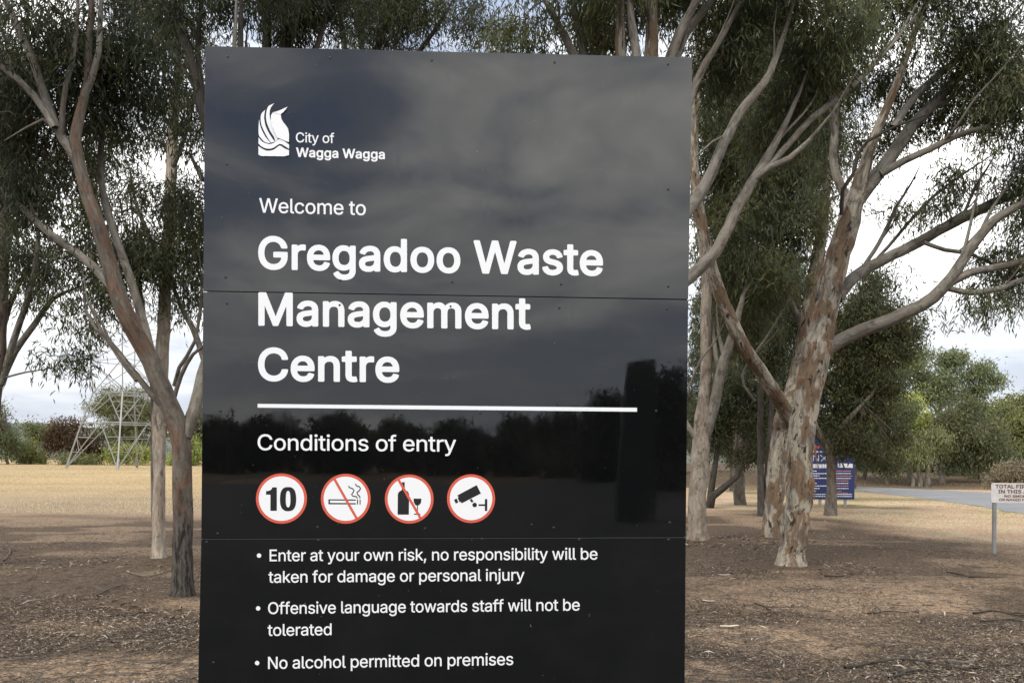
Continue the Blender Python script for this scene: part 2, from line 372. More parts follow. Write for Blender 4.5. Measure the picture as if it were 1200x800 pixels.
# road (bends left beyond a crest)
near_e = [np.array((13.5, -30.)), np.array((14.0, 0.)), np.array((15.2, 14.))]+[G(*p)[:2] for p in ((1200, 602), (1150, 593.5), (1100, 586.5), (1060, 581.5), (1030, 578), (1012, 575.2))]+[np.array((17.6, 54.)), np.array((9., 58.6)), np.array((0, 59.))]
far_e = [np.array((21., -30.)), np.array((21.6, 0.)), np.array((22.8, 14.)), np.array((24.6, 27.)), np.array((26.4, 33.)), np.array((27.2, 38.)), np.array((27.3, 43.)), np.array((26.6, 48.)), np.array((25.2, 53.)), np.array((21.5, 60.)), np.array((12., 64.2)), np.array((0, 64.5))]
a_ = catmull(np.array(near_e), 9e9); 
def dens(e, n=12):
    p = np.vstack([2*e[0]-e[1], e, 2*e[-1]-e[-2]]); o = []
    for i in range(1, len(p)-2):
        for tt in np.linspace(0, 1, n, endpoint=False):
            o.append(.5*(2*p[i]+(p[i+1]-p[i-1])*tt+(2*p[i-1]-5*p[i]+4*p[i+1]-p[i+2])*tt**2+(3*p[i]-p[i-1]-3*p[i+1]+p[i+2])*tt**3))
    o.append(p[-2]); return np.array(o)
ne_, fe_ = dens(np.array(near_e)), dens(np.array(far_e))
K = 9; V = []
for i in range(len(ne_)):
    for k in range(K):
        q = k/(K-1); jit = .16*(vnoise(i*.7, k*0., 9)-.5) if k in (0, K-1) else 0
        p = ne_[i]*(1-q)+fe_[i]*q; V.append((p[0]+jit*2, p[1], float(ground_h(p[0], p[1]))*(.25 if p[1] < 54 else 1)+.012+.09*(1-(2*q-1)**2)))
i0 = (np.arange(len(ne_)-1)[:, None]*K+np.arange(K-1)[None, :]).ravel()
rm, t, b = mat('asphalt', (.2, .2, .2), .85, .3)
pc = nd(t, 'ShaderNodeTexCoord').outputs['Object']
c = mix(t, ramp(t, noise(t, pc, .5, 6, .6), [(.3, 0), (.7, 1)]), (.21, .215, .225), (.29, .29, .295)); c = mix(t, ramp(t, noise(t, pc, 45, 3, .8), [(.35, .5), (.6, 0)]), c, (.08, .08, .08)); wire(t, c, b.inputs['Base Color'])
tag(mesh_np('road', V, np.stack([i0, i0+K, i0+K+1, i0+1], 1), rm), kind='structure')

dm, t, b = mat('dark_apron_surface', (.05, .052, .055), .9, .3)  # unseen dark ground sheet, added so the sign's lower panels mirror something dark
pc = nd(t, 'ShaderNodeTexCoord').outputs['Object']
wire(t, mix(t, ramp(t, noise(t, pc, 1.2, 6, .65), [(.3, 0), (.7, 1)]), (.016, .017, .019), (.034, .035, .037)), b.inputs['Base Color'])
dx, dy = np.linspace(-60, 60, 61), np.linspace(-48, 2.7, 40); DX, DY = np.meshgrid(dx, dy); DX = DX+.2*np.sin(DY*2.1)
DY = DY+.25*(fbm(DX*.4, DY*0, 33, 3)-.5)*(DY > 0); DZ = ground_h(DX, DY)*0+.045
i0 = (np.arange(39)[:, None]*61+np.arange(60)[None, :]).ravel()
tag(mesh_np('added_dark_apron', np.stack([DX, DY, DZ], -1).reshape(-1, 3), np.stack([i0, i0+1, i0+62, i0+61], 1), dm), kind='structure')

# distant ridge, all round
hm, t, b = mat('hill', (.10, .115, .095), .95, .1); pc = nd(t, 'ShaderNodeTexCoord').outputs['Object']
wire(t, mix(t, ramp(t, noise(t, pc, .02, 5, .6), [(.35, 0), (.65, 1)]), (.085, .105, .095), (.15, .15, .115)), b.inputs['Base Color'])
n = 240; th = np.linspace(0, 2*math.pi, n, endpoint=False); V = []; Qh = []
for k, (r, f) in enumerate(((850, 0), (930, .5), (1050, 1), (1400, .7))):
    hgt = f*(14+26*vnoise(th*3.2, th*0, 4)+14*vnoise(th*9, th*0, 5)+4*vnoise(th*34, th*0, 6))
    V.append(np.stack([np.sin(th)*r, np.cos(th)*r, hgt-1], 1))
for k in range(3):
    for i in range(n): j = (i+1) % n; Qh.append((k*n+i, k*n+j, (k+1)*n+j, (k+1)*n+i))
tag(mesh_np('hills', np.vstack(V), Qh, hm), kind='structure')

# ------------------------------------------------------------------ the entry sign
GL = 4.0; xl, xr = 236., 804.
A0 = P(xl, 600, GL); B0 = P(xr, 600, GL*1.030); A0[2] = 0; B0[2] = 0
dirx = (B0-A0); W_ = np.linalg.norm(dirx); dirx /= W_
nrm = np.cross(dirx, (0, 0, 1)); nrm /= np.linalg.norm(nrm)          # points to the camera
def on_sign(px, py, off=0.):
    o = np.array((0, 0, CAMZ)); v = P(px, py, 1.)-o
    return o+v*(np.dot(A0-o, nrm)/np.dot(v, nrm))+nrm*off
# each panel leans by a hair of its own: that is what bends the long reflections where the joints run
pm, t, b = mat('black_panel', (.007, .0075, .008), .045, .88)
b.inputs['IOR'].default_value = 1.5
pc = nd(t, 'ShaderNodeTexCoord').outputs['Object']
fl_ = noise(t, pc, 55, 2, .5); dust = noise(t, pc, 2.6, 6, .65); sc_ = noise(t, pc, 14, 5, .7)
wire(t, mix(t, ramp(t, dust, [(.45, 0), (.75, .12)]), (.0035, .0038, .004), (.035, .033, .03)), b.inputs['Base Color'])
base_ = b.inputs['Base Color'].links[0].from_socket; wire(t, mix(t, ramp(t, fl_, [(.76, 0), (.79, .8)]), base_, (.10, .095, .085)), b.inputs['Base Color'])
st_ = noise(t, uvmap(t, 9, 9, .7, 'Object'), 2.2, 5, .7)
wire(t, mth(t, 'ADD', ramp(t, sc_, [(.4, .014), (.75, .06)]), ramp(t, st_, [(.55, 0), (.75, .07)])), b.inputs['Roughness'])
bump(t, b, noise(t, uvmap(t, 1, 1, 1, 'Object'), 1.3, 2, .4), .05, .05)
white, t, b = mat('white_vinyl', (.80, .81, .84), .35, .5)
redm, _, _ = mat('red_vinyl', (.62, .10, .06), .4, .5)
blackv, _, _ = mat('black_vinyl', (.012, .012, .013), .35, .5)
steel = worn('galvanised_steel', (.36, .37, .37), .45, .5, .6, .5, 6)
backm = worn('dark_backing', (.03, .03, .033), .6)
screwm, _, _ = mat('screw_head', (.035, .035, .035), .35, .5, .5)
so = bpy.data.objects.new('entry_sign', None); C.objects.link(so); so.location = (A0+B0)/2
tag(so, 'tall glossy black entry sign with white lettering filling the middle of the view', 'sign')
def sub(o):
    o.parent = so; o.location = -Vector(so.location); return o
def slab(name, quad, depth, m, off=0):
    """quad: four points in the sign's front plane"""
    f = [np.asarray(q)+nrm*off for q in quad]; bk = [p-nrm*depth for p in f]; k = MB()
    k.add(f+bk, [(0, 1, 2, 3), (7, 6, 5, 4), (0, 4, 5, 1), (1, 5, 6, 2), (2, 6, 7, 3), (3, 7, 4, 0)]); return sub(k.build(name, m))
TL, TR = (240.4, 54.0), (811.4, 67.4); S1 = ((238.1, 341.2), (806.6, 351.0)); S2 = ((235.8, 630.8), (803.7, 628.9))
BL, BR = on_sign(232.0, 800), on_sign(802.4, 800); low = []
for top, pt in ((on_sign(*S2[0]), BL), (on_sign(*S2[1]), BR)):
    v = pt-top; low.append(top+v*((top[2]+.02)/-(v[2])))
gp = .9
def row(l, r, dy): return on_sign(l[0], l[1]+dy), on_sign(r[0], r[1]+dy)
def bev_panel(quad):
    o = slab('panel', quad, .006, pm); md = o.modifiers.new('bevel', 'BEVEL'); md.width = .0012; md.segments = 2; return o
a, b_ = row(TL, TR, 0); c_, d_ = row(*S1, -gp*.5); bev_panel([c_, d_, b_, a])
a, b_ = row(*S1, gp*.5); c_, d_ = row(*S2, -gp*.5); bev_panel([c_, d_, b_, a])
a, b_ = row(*S2, gp*.5); bev_panel([low[0], low[1], b_, a])
tl, tr = on_sign(TL[0]+2, TL[1]+2), on_sign(TR[0]-2, TR[1]+2)
slab('backing_frame', [low[0]+dirx*.012, low[1]-dirx*.012, tr, tl], .05, backm, -.0075)
for fx in (.2, .8):
    k = MB(); p = low[0]*(1-fx)+low[1]*fx-nrm*.10; k.bar((p[0], p[1], -.4), (p[0], p[1], 3.35), .08); sub(k.build('post', steel))
for zc in (.5, 1.75, 3.0):
    k = MB(); a = low[0]*.9+low[1]*.1-nrm*.0625; q = low[0]*.1+low[1]*.9-nrm*.0625; k.bar((a[0], a[1], zc), (q[0], q[1], zc), .008); sub(k.build('cross_rail', steel))
# screws
for px, py in ((267, 66.5), (387, 68), (506, 71), (650, 73.4), (783, 75.5), (266, 192.5), (783, 222), (264.5, 325), (399, 328.5), (530, 330.5), (657.5, 333), (783, 335.7), (266, 355.6), (398, 357.5), (528, 359), (655.3, 360.7), (781.8, 361.9), (258.5, 481.3), (563, 483.5), (769, 481.5), (255, 625), (372, 617.5), (498, 619), (649, 618), (785, 612), (242, 635), (373, 632.8), (564.8, 631.2), (679, 632), (783.5, 632.3), (250, 776)):
    k = MB(); c0 = on_sign(px, py); n = 10; up = np.array((0, 0, 1.)); r = .0068
    v = [c0+nrm*.0002+(dirx*math.cos(a)+up*math.sin(a))*r for a in np.linspace(0, 2*math.pi, n, endpoint=False)]
    v += [c0+nrm*.0026+(dirx*math.cos(a)+up*math.sin(a))*r*.6 for a in np.linspace(0, 2*math.pi, n, endpoint=False)]
    k.add(v, [(i, (i+1) % n, n+(i+1) % n, n+i) for i in range(n)]+[tuple(range(n, 2*n))]); sub(k.build('screw', screwm, smooth=False))

# lettering: text outlines turned into thin vinyl shapes
GLYPHS = {
'r': ''' 188|
,188|36,-124 33,-121 33,-116 62,73 65,76 71,77 136,77 141,74 141,67 89,-121 83,-125
C510|227,-9 203,-4 179,4 150,19 132,30 115,45 99,62 74,97 54,138 43,174 39,197 36,226 35,256 39,309 49,356 66,397 75,415 91,437 113,462 127,474 144,486 163,497 203,513 244,520 279,521 303,518 338,511 368,499 397,482 421,462 441,438 459,409 469,385 474,368 478,350 476,344 468,343 409,343 406,344 403,348 391,380 374,406 362,418 344,430 315,443 285,449 250,449 221,443 191,430 177,421 163,409 144,385 125,350 115,315 110,274 109,238 111,215 118,179 132,144 144,123 156,107 174,91 190,79 209,70 227,64 250,59 274,59 297,61 321,68 338,75 356,86 368,97 383,115 396,138 403,162 409,166 474,166 478,162 478,156 466,115 448,79 424,50 409,36 391,23 356,5 315,-8 291,-11 268,-12
E419|58,-5 55,-2 55,4 55,510 58,514 64,514 370,514 376,513 378,510 378,451 376,448 370,446 132,445 130,439 130,298 132,292 358,290 361,286 361,233 361,227 358,224 352,223 135,223 131,222 130,216 130,69 135,63 376,62 381,57 380,-2 376,-5
N523|58,-5 55,-2 55,4 55,510 58,514 64,514 135,514 140,512 355,175 390,116 393,107 395,116 393,186 393,510 399,514 464,514 469,510 469,504 468,-2 464,-5 458,-6 388,-6 382,-2 194,292 129,404 127,398 130,298 130,-2 123,-6
O533|227,-9 203,-4 179,4 150,19 132,31 115,45 99,62 74,97 56,132 50,150 39,197 36,226 35,256 39,309 49,356 56,375 68,401 85,429 97,444 115,463 132,478 168,499 185,507 209,514 244,520 262,521 309,518 350,506 368,499 391,485 415,467 432,450 458,415 478,374 492,326 497,285 498,256 495,203 486,156 477,132 467,109 449,79 435,62 404,32 368,10 350,2 327,-5 291,-11 268,-12|238,61 221,65 203,72 174,91 150,115 132,144 118,179 111,215 109,256 112,297 119,332 130,362 148,391 168,413 197,434 223,444 250,449 285,449 321,441 350,426 376,403 397,374 409,350 415,332 422,297 425,256 422,215 416,179 402,144 385,117 361,91 334,74 309,64 279,59 256,59
W686|156,-6 150,-1 12,504 11,510 14,514 79,514 85,513 88,510 171,186 191,101 197,106 217,192 301,510 303,512 309,514 379,514 385,510 473,175 491,98 497,110 518,198 598,510 603,514 667,514 673,512 675,510 674,504 535,-2 532,-5 526,-6 456,-6 451,-2 362,322 344,400 235,-2 232,-5 226,-6
a389|128,-11 99,-3 75,9 57,25 39,48 29,72 25,95 27,131 33,154 44,172 58,186 75,198 99,209 123,216 152,221 246,234 264,241 269,248 270,254 269,272 266,284 258,300 246,312 228,321 205,325 187,325 170,323 158,320 143,313 123,298 111,284 105,271 99,268 40,286 36,289 37,295 52,325 70,345 93,363 123,378 158,387 193,390 228,387 258,380 287,366 299,358 311,346 322,331 329,319 339,289 342,248 342,1 340,-4 334,-6 275,-5 271,1 271,31 270,37 266,31 246,12 228,1 211,-7 193,-11 170,-14 146,-13|146,53 128,59 117,66 110,72 102,84 98,95 98,113 101,125 109,137 117,144 128,150 152,158 234,171 270,178 270,137 268,119 258,95 246,79 228,66 205,55 175,51
b424|198,-11 177,-4 156,7 139,22 121,44 117,37 117,2 115,-4 51,-5 47,2 47,507 51,514 115,514 119,507 119,337 121,333 138,355 151,366 168,377 186,384 204,388 227,390 245,389 274,384 292,378 315,365 330,355 348,337 361,319 374,296 387,260 393,231 395,207 395,172 393,149 388,119 380,96 370,72 359,55 340,31 327,19 310,7 292,-2 274,-8 245,-13 221,-13|204,54 186,58 168,67 151,83 138,102 127,125 122,149 118,178 119,213 123,237 130,260 142,284 156,301 174,314 192,321 209,324 233,324 253,319 274,309 289,296 302,278 312,255 320,225 322,202 321,166 318,143 311,119 299,96 285,78 268,65 251,57 227,53
c396|173,-11 138,-1 115,11 103,19 78,43 57,72 45,96 39,113 31,149 29,190 31,225 34,243 44,278 59,307 79,335 91,347 109,361 126,372 141,378 173,387 209,390 244,387 262,382 285,373 308,360 323,349 338,333 350,317 361,296 367,278 362,271 303,256 298,260 291,278 278,296 262,310 244,318 220,324 197,324 173,319 156,311 138,296 124,278 113,255 105,225 102,196 103,166 108,137 116,113 130,90 150,69 173,57 197,52 215,52 232,54 250,60 262,66 273,75 285,89 293,102 299,119 303,122 362,108 368,102 357,72 342,49 320,25 297,9 267,-4 238,-11 209,-14
d424|162,-10 138,-4 120,4 91,25 74,43 65,55 55,72 44,96 33,137 29,166 29,190 30,213 33,243 45,284 56,307 67,325 82,343 95,355 109,365 126,375 144,382 162,387 179,389 209,389 226,387 244,383 262,374 279,362 291,350 303,335 305,343 305,507 309,514 373,514 377,507 377,2 373,-5 315,-6 310,-4 307,2 307,37 303,43 289,25 277,13 262,3 244,-6 226,-11 209,-13 179,-13|185,54 164,60 146,72 129,90 119,107 110,131 104,155 102,184 103,213 107,237 114,260 123,278 138,298 156,312 173,320 191,323 215,324 238,319 256,311 273,296 286,278 297,255 304,225 306,190 305,160 300,137 291,109 280,90 267,76 250,63 232,56 209,52
e404|173,-10 144,-3 112,13 91,29 79,40 60,66 45,96 34,131 29,172 29,202 31,225 38,260 52,296 66,319 75,331 97,353 126,372 156,384 191,389 226,389 250,384 267,379 295,366 320,347 332,335 344,319 362,284 371,255 376,213 377,172 375,166 373,164 367,164 109,164 102,160 103,149 109,126 116,107 132,84 150,69 173,58 203,52 220,52 238,54 256,59 267,65 279,74 288,84 303,110 309,110 367,96 370,90 358,60 344,41 320,19 297,5 273,-5 238,-12 209,-14|109,226 103,231 109,255 120,278 134,296 150,309 167,318 185,323 203,325 226,323 239,319 256,312 269,302 279,290 290,272 297,255 302,231 297,226
f254|81,-6 76,-2 75,4 75,316 71,322 5,322 1,327 1,380 5,384 10,385 69,385 75,386 75,439 81,469 86,480 93,492 105,505 118,516 140,527 169,534 205,535 234,530 246,525 248,522 233,469 228,463 199,468 181,467 169,464 159,457 155,451 148,433 147,392 149,386 152,385 228,385 233,380 234,327 228,322 152,322 147,316 147,-2 140,-6
g425|167,-153 144,-149 126,-143 109,-135 90,-123 70,-105 55,-88 45,-70 49,-64 97,-37 103,-35 122,-58 134,-70 150,-80 167,-87 191,-91 220,-91 244,-87 259,-82 273,-74 286,-64 295,-53 300,-41 305,-17 306,47 303,53 283,30 256,11 232,3 203,-1 167,1 138,9 109,23 85,41 67,60 50,89 38,118 32,147 29,171 29,212 34,247 44,283 63,318 76,336 87,347 101,359 120,372 150,384 179,389 197,390 220,388 238,385 256,378 276,365 289,353 303,336 307,342 308,377 309,383 315,385 373,385 376,383 378,377 378,-5 375,-41 367,-70 354,-94 338,-112 316,-129 293,-141 267,-149 238,-154 203,-156|197,65 173,69 156,76 138,89 124,106 114,124 107,147 102,177 102,206 105,230 113,259 122,277 135,295 150,308 169,318 191,323 215,324 238,319 256,311 273,296 285,281 296,259 304,230 306,206 306,177 302,147 295,124 286,106 273,90 262,81 243,71 226,66
h410|51,-5 48,-2 47,4 47,510 51,514 56,514 115,514 119,510 119,345 121,338 126,345 145,363 162,374 174,380 204,388 239,390 274,383 292,376 306,369 327,350 339,335 346,322 358,286 362,257 362,-2 356,-6 298,-6 291,-2 291,233 288,263 279,286 271,298 262,307 251,314 239,319 221,323 209,324 180,319 156,308 145,298 135,286 124,263 120,245 119,227 119,-2 115,-5 109,-6
i167|51,-5 48,-2 47,4 47,380 51,384 57,385 116,384 119,380 119,374 119,-2 116,-5 110,-6|75,438 57,445 44,457 37,474 37,492 45,510 57,522 75,528 86,529 98,527 116,517 127,504 132,486 129,469 122,455 110,445 92,438
j167|-12,-148 -15,-145 -15,-139 -15,-86 -12,-82 18,-79 30,-74 36,-68 41,-60 47,-39 47,379 53,385 112,385 118,382 119,379 119,-27 118,-51 115,-68 109,-86 100,-104 88,-118 70,-132 57,-139 35,-145 18,-148|82,437 65,441 47,453 38,467 36,485 40,502 48,514 65,526 82,529 100,527 118,516 127,502 131,485 129,467 118,451 100,440
k381|51,-5 48,-2 47,4 47,510 51,514 56,514 115,514 119,510 119,504 119,227 121,220 280,383 286,385 356,385 362,384 366,380 362,374 209,216 374,6 377,-2 374,-5 368,-6 292,-5 156,166 151,167 121,139 119,133 119,-2 115,-5 109,-6
l189|109,-5 86,4 68,19 59,31 54,43 48,72 47,507 51,514 115,514 119,507 120,84 124,66 131,60 145,57 168,60 174,57 186,2 180,-3 151,-8 127,-7
m610|51,-5 48,-2 47,4 47,374 47,380 51,384 109,385 115,383 117,380 118,345 121,340 133,355 145,366 157,374 174,383 192,388 209,391 233,391 245,389 268,381 286,369 303,351 315,330 321,330 333,347 351,363 380,380 398,387 415,390 451,391 480,385 503,374 521,362 539,342 547,327 555,310 560,286 562,269 562,-2 556,-6 498,-6 491,-2 490,251 488,274 485,286 480,296 467,310 445,321 427,325 415,325 392,321 380,317 368,309 353,292 343,269 341,245 340,-2 333,-6 274,-5 269,-2 269,257 267,274 261,292 252,304 245,311 227,320 209,324 198,325 174,321 151,309 139,298 131,286 122,263 119,239 119,-2 115,-5 109,-6
n410|51,-5 48,-2 47,4 47,380 51,384 56,385 109,385 115,383 117,380 117,345 121,338 137,357 156,371 175,380 204,388 227,390 262,386 286,379 309,366 327,350 343,327 355,298 360,274 363,239 362,-2 356,-6 298,-6 291,-2 291,233 288,263 279,286 271,298 262,307 251,314 239,319 221,323 209,324 180,319 156,308 145,298 135,286 124,263 120,245 119,227 119,-2 115,-5 109,-6
o415|173,-11 138,-1 115,11 103,19 78,43 57,72 45,96 39,113 31,149 29,190 31,225 34,243 44,278 59,307 79,335 91,347 109,361 126,372 141,378 173,387 209,390 244,387 273,378 291,370 309,360 335,337 357,307 366,290 375,266 384,225 386,184 382,137 372,102 356,67 338,43 312,19 297,9 279,0 244,-10 209,-14|185,54 165,60 146,72 130,90 119,107 110,131 104,160 102,190 104,219 109,243 118,266 128,284 144,302 160,313 179,321 203,324 226,323 250,316 267,305 285,287 298,266 306,243 312,213 314,184 311,155 306,131 297,107 285,89 267,71 250,60 232,54 209,52
p424|51,-148 48,-145 47,-139 47,379 51,384 55,385 109,385 115,383 117,379 118,338 121,334 139,355 156,370 174,380 198,387 227,390 256,388 280,382 302,373 329,355 342,344 357,326 374,296 387,261 393,232 395,208 395,167 391,132 386,114 373,79 362,59 351,44 327,19 311,8 292,-2 274,-8 256,-12 233,-14 215,-13 198,-11 180,-6 162,3 147,14 135,26 121,44 119,38 119,-145 115,-148 109,-148|198,55 180,60 161,73 145,90 134,108 125,132 120,161 118,191 121,226 126,249 136,273 147,291 162,306 180,317 198,322 221,324 239,323 262,315 280,304 297,285 307,267 317,238 321,214 322,185 320,155 315,132 306,108 296,91 280,73 262,61 245,55 221,52
r259|51,-5 48,-2 47,4 47,380 51,384 56,385 109,385 115,383 117,380 117,351 121,344 139,364 151,372 168,382 186,387 204,390 245,389 248,386 249,380 249,322 245,317 215,320 198,320 180,317 168,313 152,304 139,292 130,280 123,263 119,233 119,-2 115,-5 109,-6
s365|145,-11 122,-6 98,3 81,14 67,25 51,43 41,60 34,78 30,96 34,99 92,112 99,107 106,90 113,78 128,65 139,58 157,53 175,51 192,51 222,57 234,62 248,72 257,83 260,90 262,102 261,113 257,123 251,131 234,142 216,148 128,170 98,183 78,196 60,213 48,237 42,260 41,278 43,296 51,319 67,343 86,360 110,374 139,384 169,389 204,389 234,385 251,379 269,371 285,360 298,349 310,333 321,313 330,290 328,287 322,284 269,272 263,276 256,290 245,305 228,319 204,326 175,326 151,321 139,316 128,307 122,300 116,290 114,278 116,265 121,255 126,249 145,237 163,231 251,209 275,200 300,184 318,166 331,143 336,119 336,102 334,84 327,60 311,37 292,19 269,5 239,-6 210,-12 181,-14
t227|140,-7 110,2 88,17 78,29 71,41 62,65 59,94 59,317 57,321 52,322 5,322 1,329 2,382 5,384 10,385 52,385 57,386 59,388 59,470 63,476 128,476 131,470 131,388 134,385 140,385 205,385 208,382 209,376 209,329 207,323 205,322 140,322 134,321 131,317 132,94 133,82 137,70 146,61 157,56 169,55 205,58 208,53 218,0 210,-5 187,-9 169,-10
u410|151,-8 121,2 104,11 92,20 79,34 70,46 61,63 54,81 49,111 47,140 48,381 51,384 56,385 109,385 115,384 119,381 119,146 122,116 125,105 133,89 139,81 151,70 162,63 174,59 204,56 233,61 256,73 275,93 281,105 287,122 290,152 291,381 298,385 356,385 362,381 363,375 362,-1 356,-6 298,-5 293,-1 292,46 290,40 268,19 251,7 233,-2 215,-7 198,-10 174,-10
v389|163,-5 157,0 12,380 15,384 21,385 80,385 86,384 90,380 175,145 192,89 198,89 215,145 299,380 304,385 374,384 377,380 376,374 231,-2 227,-5
w567|138,-6 132,-2 18,374 17,380 21,384 85,385 92,380 142,204 168,103 174,107 195,192 247,380 250,384 256,385 315,385 321,382 370,204 397,93 425,204 475,380 479,385 485,385 544,385 550,380 436,4 432,-4 368,-5 363,-2 314,169 285,279 279,268 259,192 204,-2 197,-6
y389|57,-147 45,-143 43,-141 43,-135 57,-84 63,-80 86,-84 98,-84 110,-82 121,-75 131,-65 139,-50 156,0 13,376 13,382 15,384 21,385 80,385 86,384 89,382 174,147 192,89 198,91 217,153 301,382 304,385 310,385 374,384 376,382 376,376 210,-59 192,-94 180,-111 168,-123 157,-132 139,-142 121,-147 104,-150 80,-150''',
'b': ''' 188|
0453|191,-23 168,-17 150,-10 132,-1 115,12 95,31 81,48 70,66 61,84 51,107 44,131 34,178 31,201 29,248 31,307 38,354 51,401 61,425 70,442 82,460 101,484 121,501 132,509 150,519 168,525 185,530 209,534 244,534 268,530 285,526 303,519 321,509 338,496 358,478 374,458 385,438 395,419 408,384 414,360 419,331 424,278 424,231 422,201 414,148 408,125 400,101 387,72 376,54 363,37 350,22 332,7 321,-1 303,-10 285,-17 268,-22 244,-25 221,-26|209,70 191,77 174,90 164,101 156,113 146,137 137,166 131,201 128,248 129,289 134,331 141,360 150,384 162,404 174,419 191,432 209,439 232,440 244,439 256,435 274,424 285,413 291,405 305,378 315,348 321,313 324,272 324,219 319,178 312,148 303,125 289,101 274,85 256,74 244,70 232,69
1453|67,-16 60,-10 58,-4 57,2 57,55 61,65 67,71 73,73 79,74 185,74 190,74 193,79 193,408 190,411 96,342 90,339 85,339 79,340 73,344 69,349 67,355 68,432 70,437 77,443 190,526 196,528 273,528 285,526 291,520 294,514 295,508 295,79 296,75 302,74 390,74 396,73 402,70 408,62 410,55 410,2 408,-8 402,-15 396,-18 390,-19 79,-19 73,-19
A480|7,-16 1,-11 -2,-4 -2,2 -1,8 183,514 189,523 195,527 201,528 277,528 283,526 289,522 295,514 480,8 482,2 482,-4 479,-10 474,-15 466,-19 395,-19 389,-18 383,-15 379,-10 376,-4 330,122 324,123 154,123 148,121 147,120 104,-4 101,-10 96,-15 89,-19 83,-19 19,-19 13,-19|183,218 182,220 210,302 236,382 242,379 265,308 296,220 295,218 289,218
B456|51,-16 44,-10 41,-4 41,2 41,508 42,514 45,520 51,525 56,527 62,528 256,527 280,525 298,522 321,515 339,507 356,496 371,485 382,473 391,461 398,449 407,432 415,402 417,385 417,361 413,337 408,320 398,302 389,290 364,267 386,252 406,232 418,214 424,202 432,179 436,149 436,120 431,90 419,61 402,37 391,26 376,14 356,3 339,-5 309,-13 286,-17 245,-19 62,-19 56,-19|145,77 144,79 144,208 145,210 151,212 245,212 274,209 292,204 309,193 321,181 330,167 334,155 336,143 336,132 334,120 329,108 321,98 312,90 303,86 286,80 262,77 151,76|145,306 144,308 144,432 145,433 239,433 268,430 280,427 292,421 300,414 309,402 314,390 317,379 317,367 315,355 311,343 303,332 298,325 286,317 268,309 245,305 151,304
C510|225,-22 201,-18 178,-10 160,-2 137,11 107,34 93,48 78,66 62,89 52,107 42,131 34,154 29,178 25,201 21,248 22,278 25,307 34,354 42,378 52,401 66,425 78,442 93,460 119,485 142,501 160,511 178,518 201,526 225,531 248,534 278,534 307,532 342,523 378,509 407,491 436,466 459,437 475,407 482,389 489,366 492,348 491,342 488,337 484,333 478,330 407,329 401,331 393,337 390,342 383,366 378,377 370,389 360,401 348,411 337,419 325,425 307,431 284,436 254,436 225,430 201,420 184,409 175,401 155,378 144,360 137,342 128,313 123,272 123,231 127,201 131,184 142,154 151,137 164,119 178,105 195,92 213,83 231,77 248,73 266,72 290,74 313,79 331,87 348,98 360,108 373,125 383,142 390,166 393,172 401,178 407,179 478,179 484,176 490,169 492,160 491,154 486,131 477,107 469,89 459,72 446,54 431,38 401,14 384,3 360,-8 337,-16 319,-21 295,-24 272,-26 242,-25
D502|51,-16 44,-10 41,-4 41,2 41,508 42,514 45,520 51,525 56,527 62,528 251,527 280,523 315,515 339,506 362,495 380,483 400,467 427,438 439,420 451,399 460,379 468,355 473,332 477,308 480,261 480,232 477,202 472,173 462,137 451,111 439,90 427,72 412,55 398,41 380,27 359,14 339,4 298,-10 268,-16 221,-19 62,-19 56,-19|145,77 144,79 144,432 151,433 239,432 268,428 298,418 309,412 324,402 337,390 347,379 362,351 373,320 379,279 380,237 377,214 373,190 368,173 361,155 347,132 331,114 309,98 286,87 262,81 233,77 151,76
E419|51,-16 44,-10 41,-4 41,2 41,508 42,514 45,520 51,525 56,527 62,528 368,528 381,526 388,520 391,514 391,455 390,443 386,438 380,434 374,433 151,433 144,432 144,308 145,306 151,305 356,305 362,303 368,300 374,290 374,285 374,226 372,220 368,215 362,211 356,210 145,209 144,208 144,79 145,77 151,76 380,75 386,73 391,67 394,61 394,2 394,-4 392,-10 386,-16 380,-18 374,-19 62,-19 56,-19
F410|51,-16 44,-10 41,-4 41,2 41,508 42,514 45,520 51,525 56,527 62,528 368,528 374,527 380,524 386,517 388,508 388,449 386,443 382,437 374,433 151,433 144,432 144,302 145,299 151,297 351,297 356,294 361,290 364,285 365,279 365,220 364,214 360,208 351,203 345,202 145,202 144,196 144,2 143,-4 141,-10 135,-15 127,-19 62,-19 56,-19
G520|225,-22 201,-18 178,-10 160,-2 137,11 117,25 92,48 77,66 62,89 52,107 42,131 34,154 29,178 25,201 21,248 22,278 25,307 28,331 36,360 42,379 54,405 73,437 86,454 103,472 119,486 137,498 160,511 178,519 201,527 219,531 242,534 278,534 307,531 348,521 380,507 407,490 435,466 459,437 475,407 483,389 490,366 493,348 492,342 489,337 484,332 478,330 407,330 401,331 393,337 374,378 356,401 343,413 331,421 319,427 301,433 272,437 248,436 225,431 201,421 184,409 174,401 155,378 144,360 136,342 128,313 123,272 123,231 127,201 131,184 142,153 160,125 172,111 182,101 207,86 231,77 242,74 266,72 295,74 325,83 342,92 354,101 371,119 382,137 389,154 393,178 390,180 284,180 278,181 272,184 266,189 264,195 264,260 267,266 272,271 278,274 284,275 478,275 488,272 494,266 496,260 497,254 497,195 494,160 490,137 484,119 477,101 465,78 448,54 432,37 419,24 401,11 366,-7 348,-14 313,-22 290,-25 266,-26
H517|51,-16 44,-10 41,-4 41,2 41,508 42,514 45,520 51,525 56,527 127,528 133,526 139,521 143,514 144,314 145,308 368,308 373,314 374,514 380,523 386,527 392,528 456,528 462,527 468,524 474,516 476,508 476,2 475,-4 473,-10 468,-15 462,-18 456,-19 392,-19 381,-15 376,-10 374,-4 373,2 373,208 368,213 151,213 145,211 144,208 144,2 143,-4 141,-10 135,-15 127,-19 62,-19 56,-19
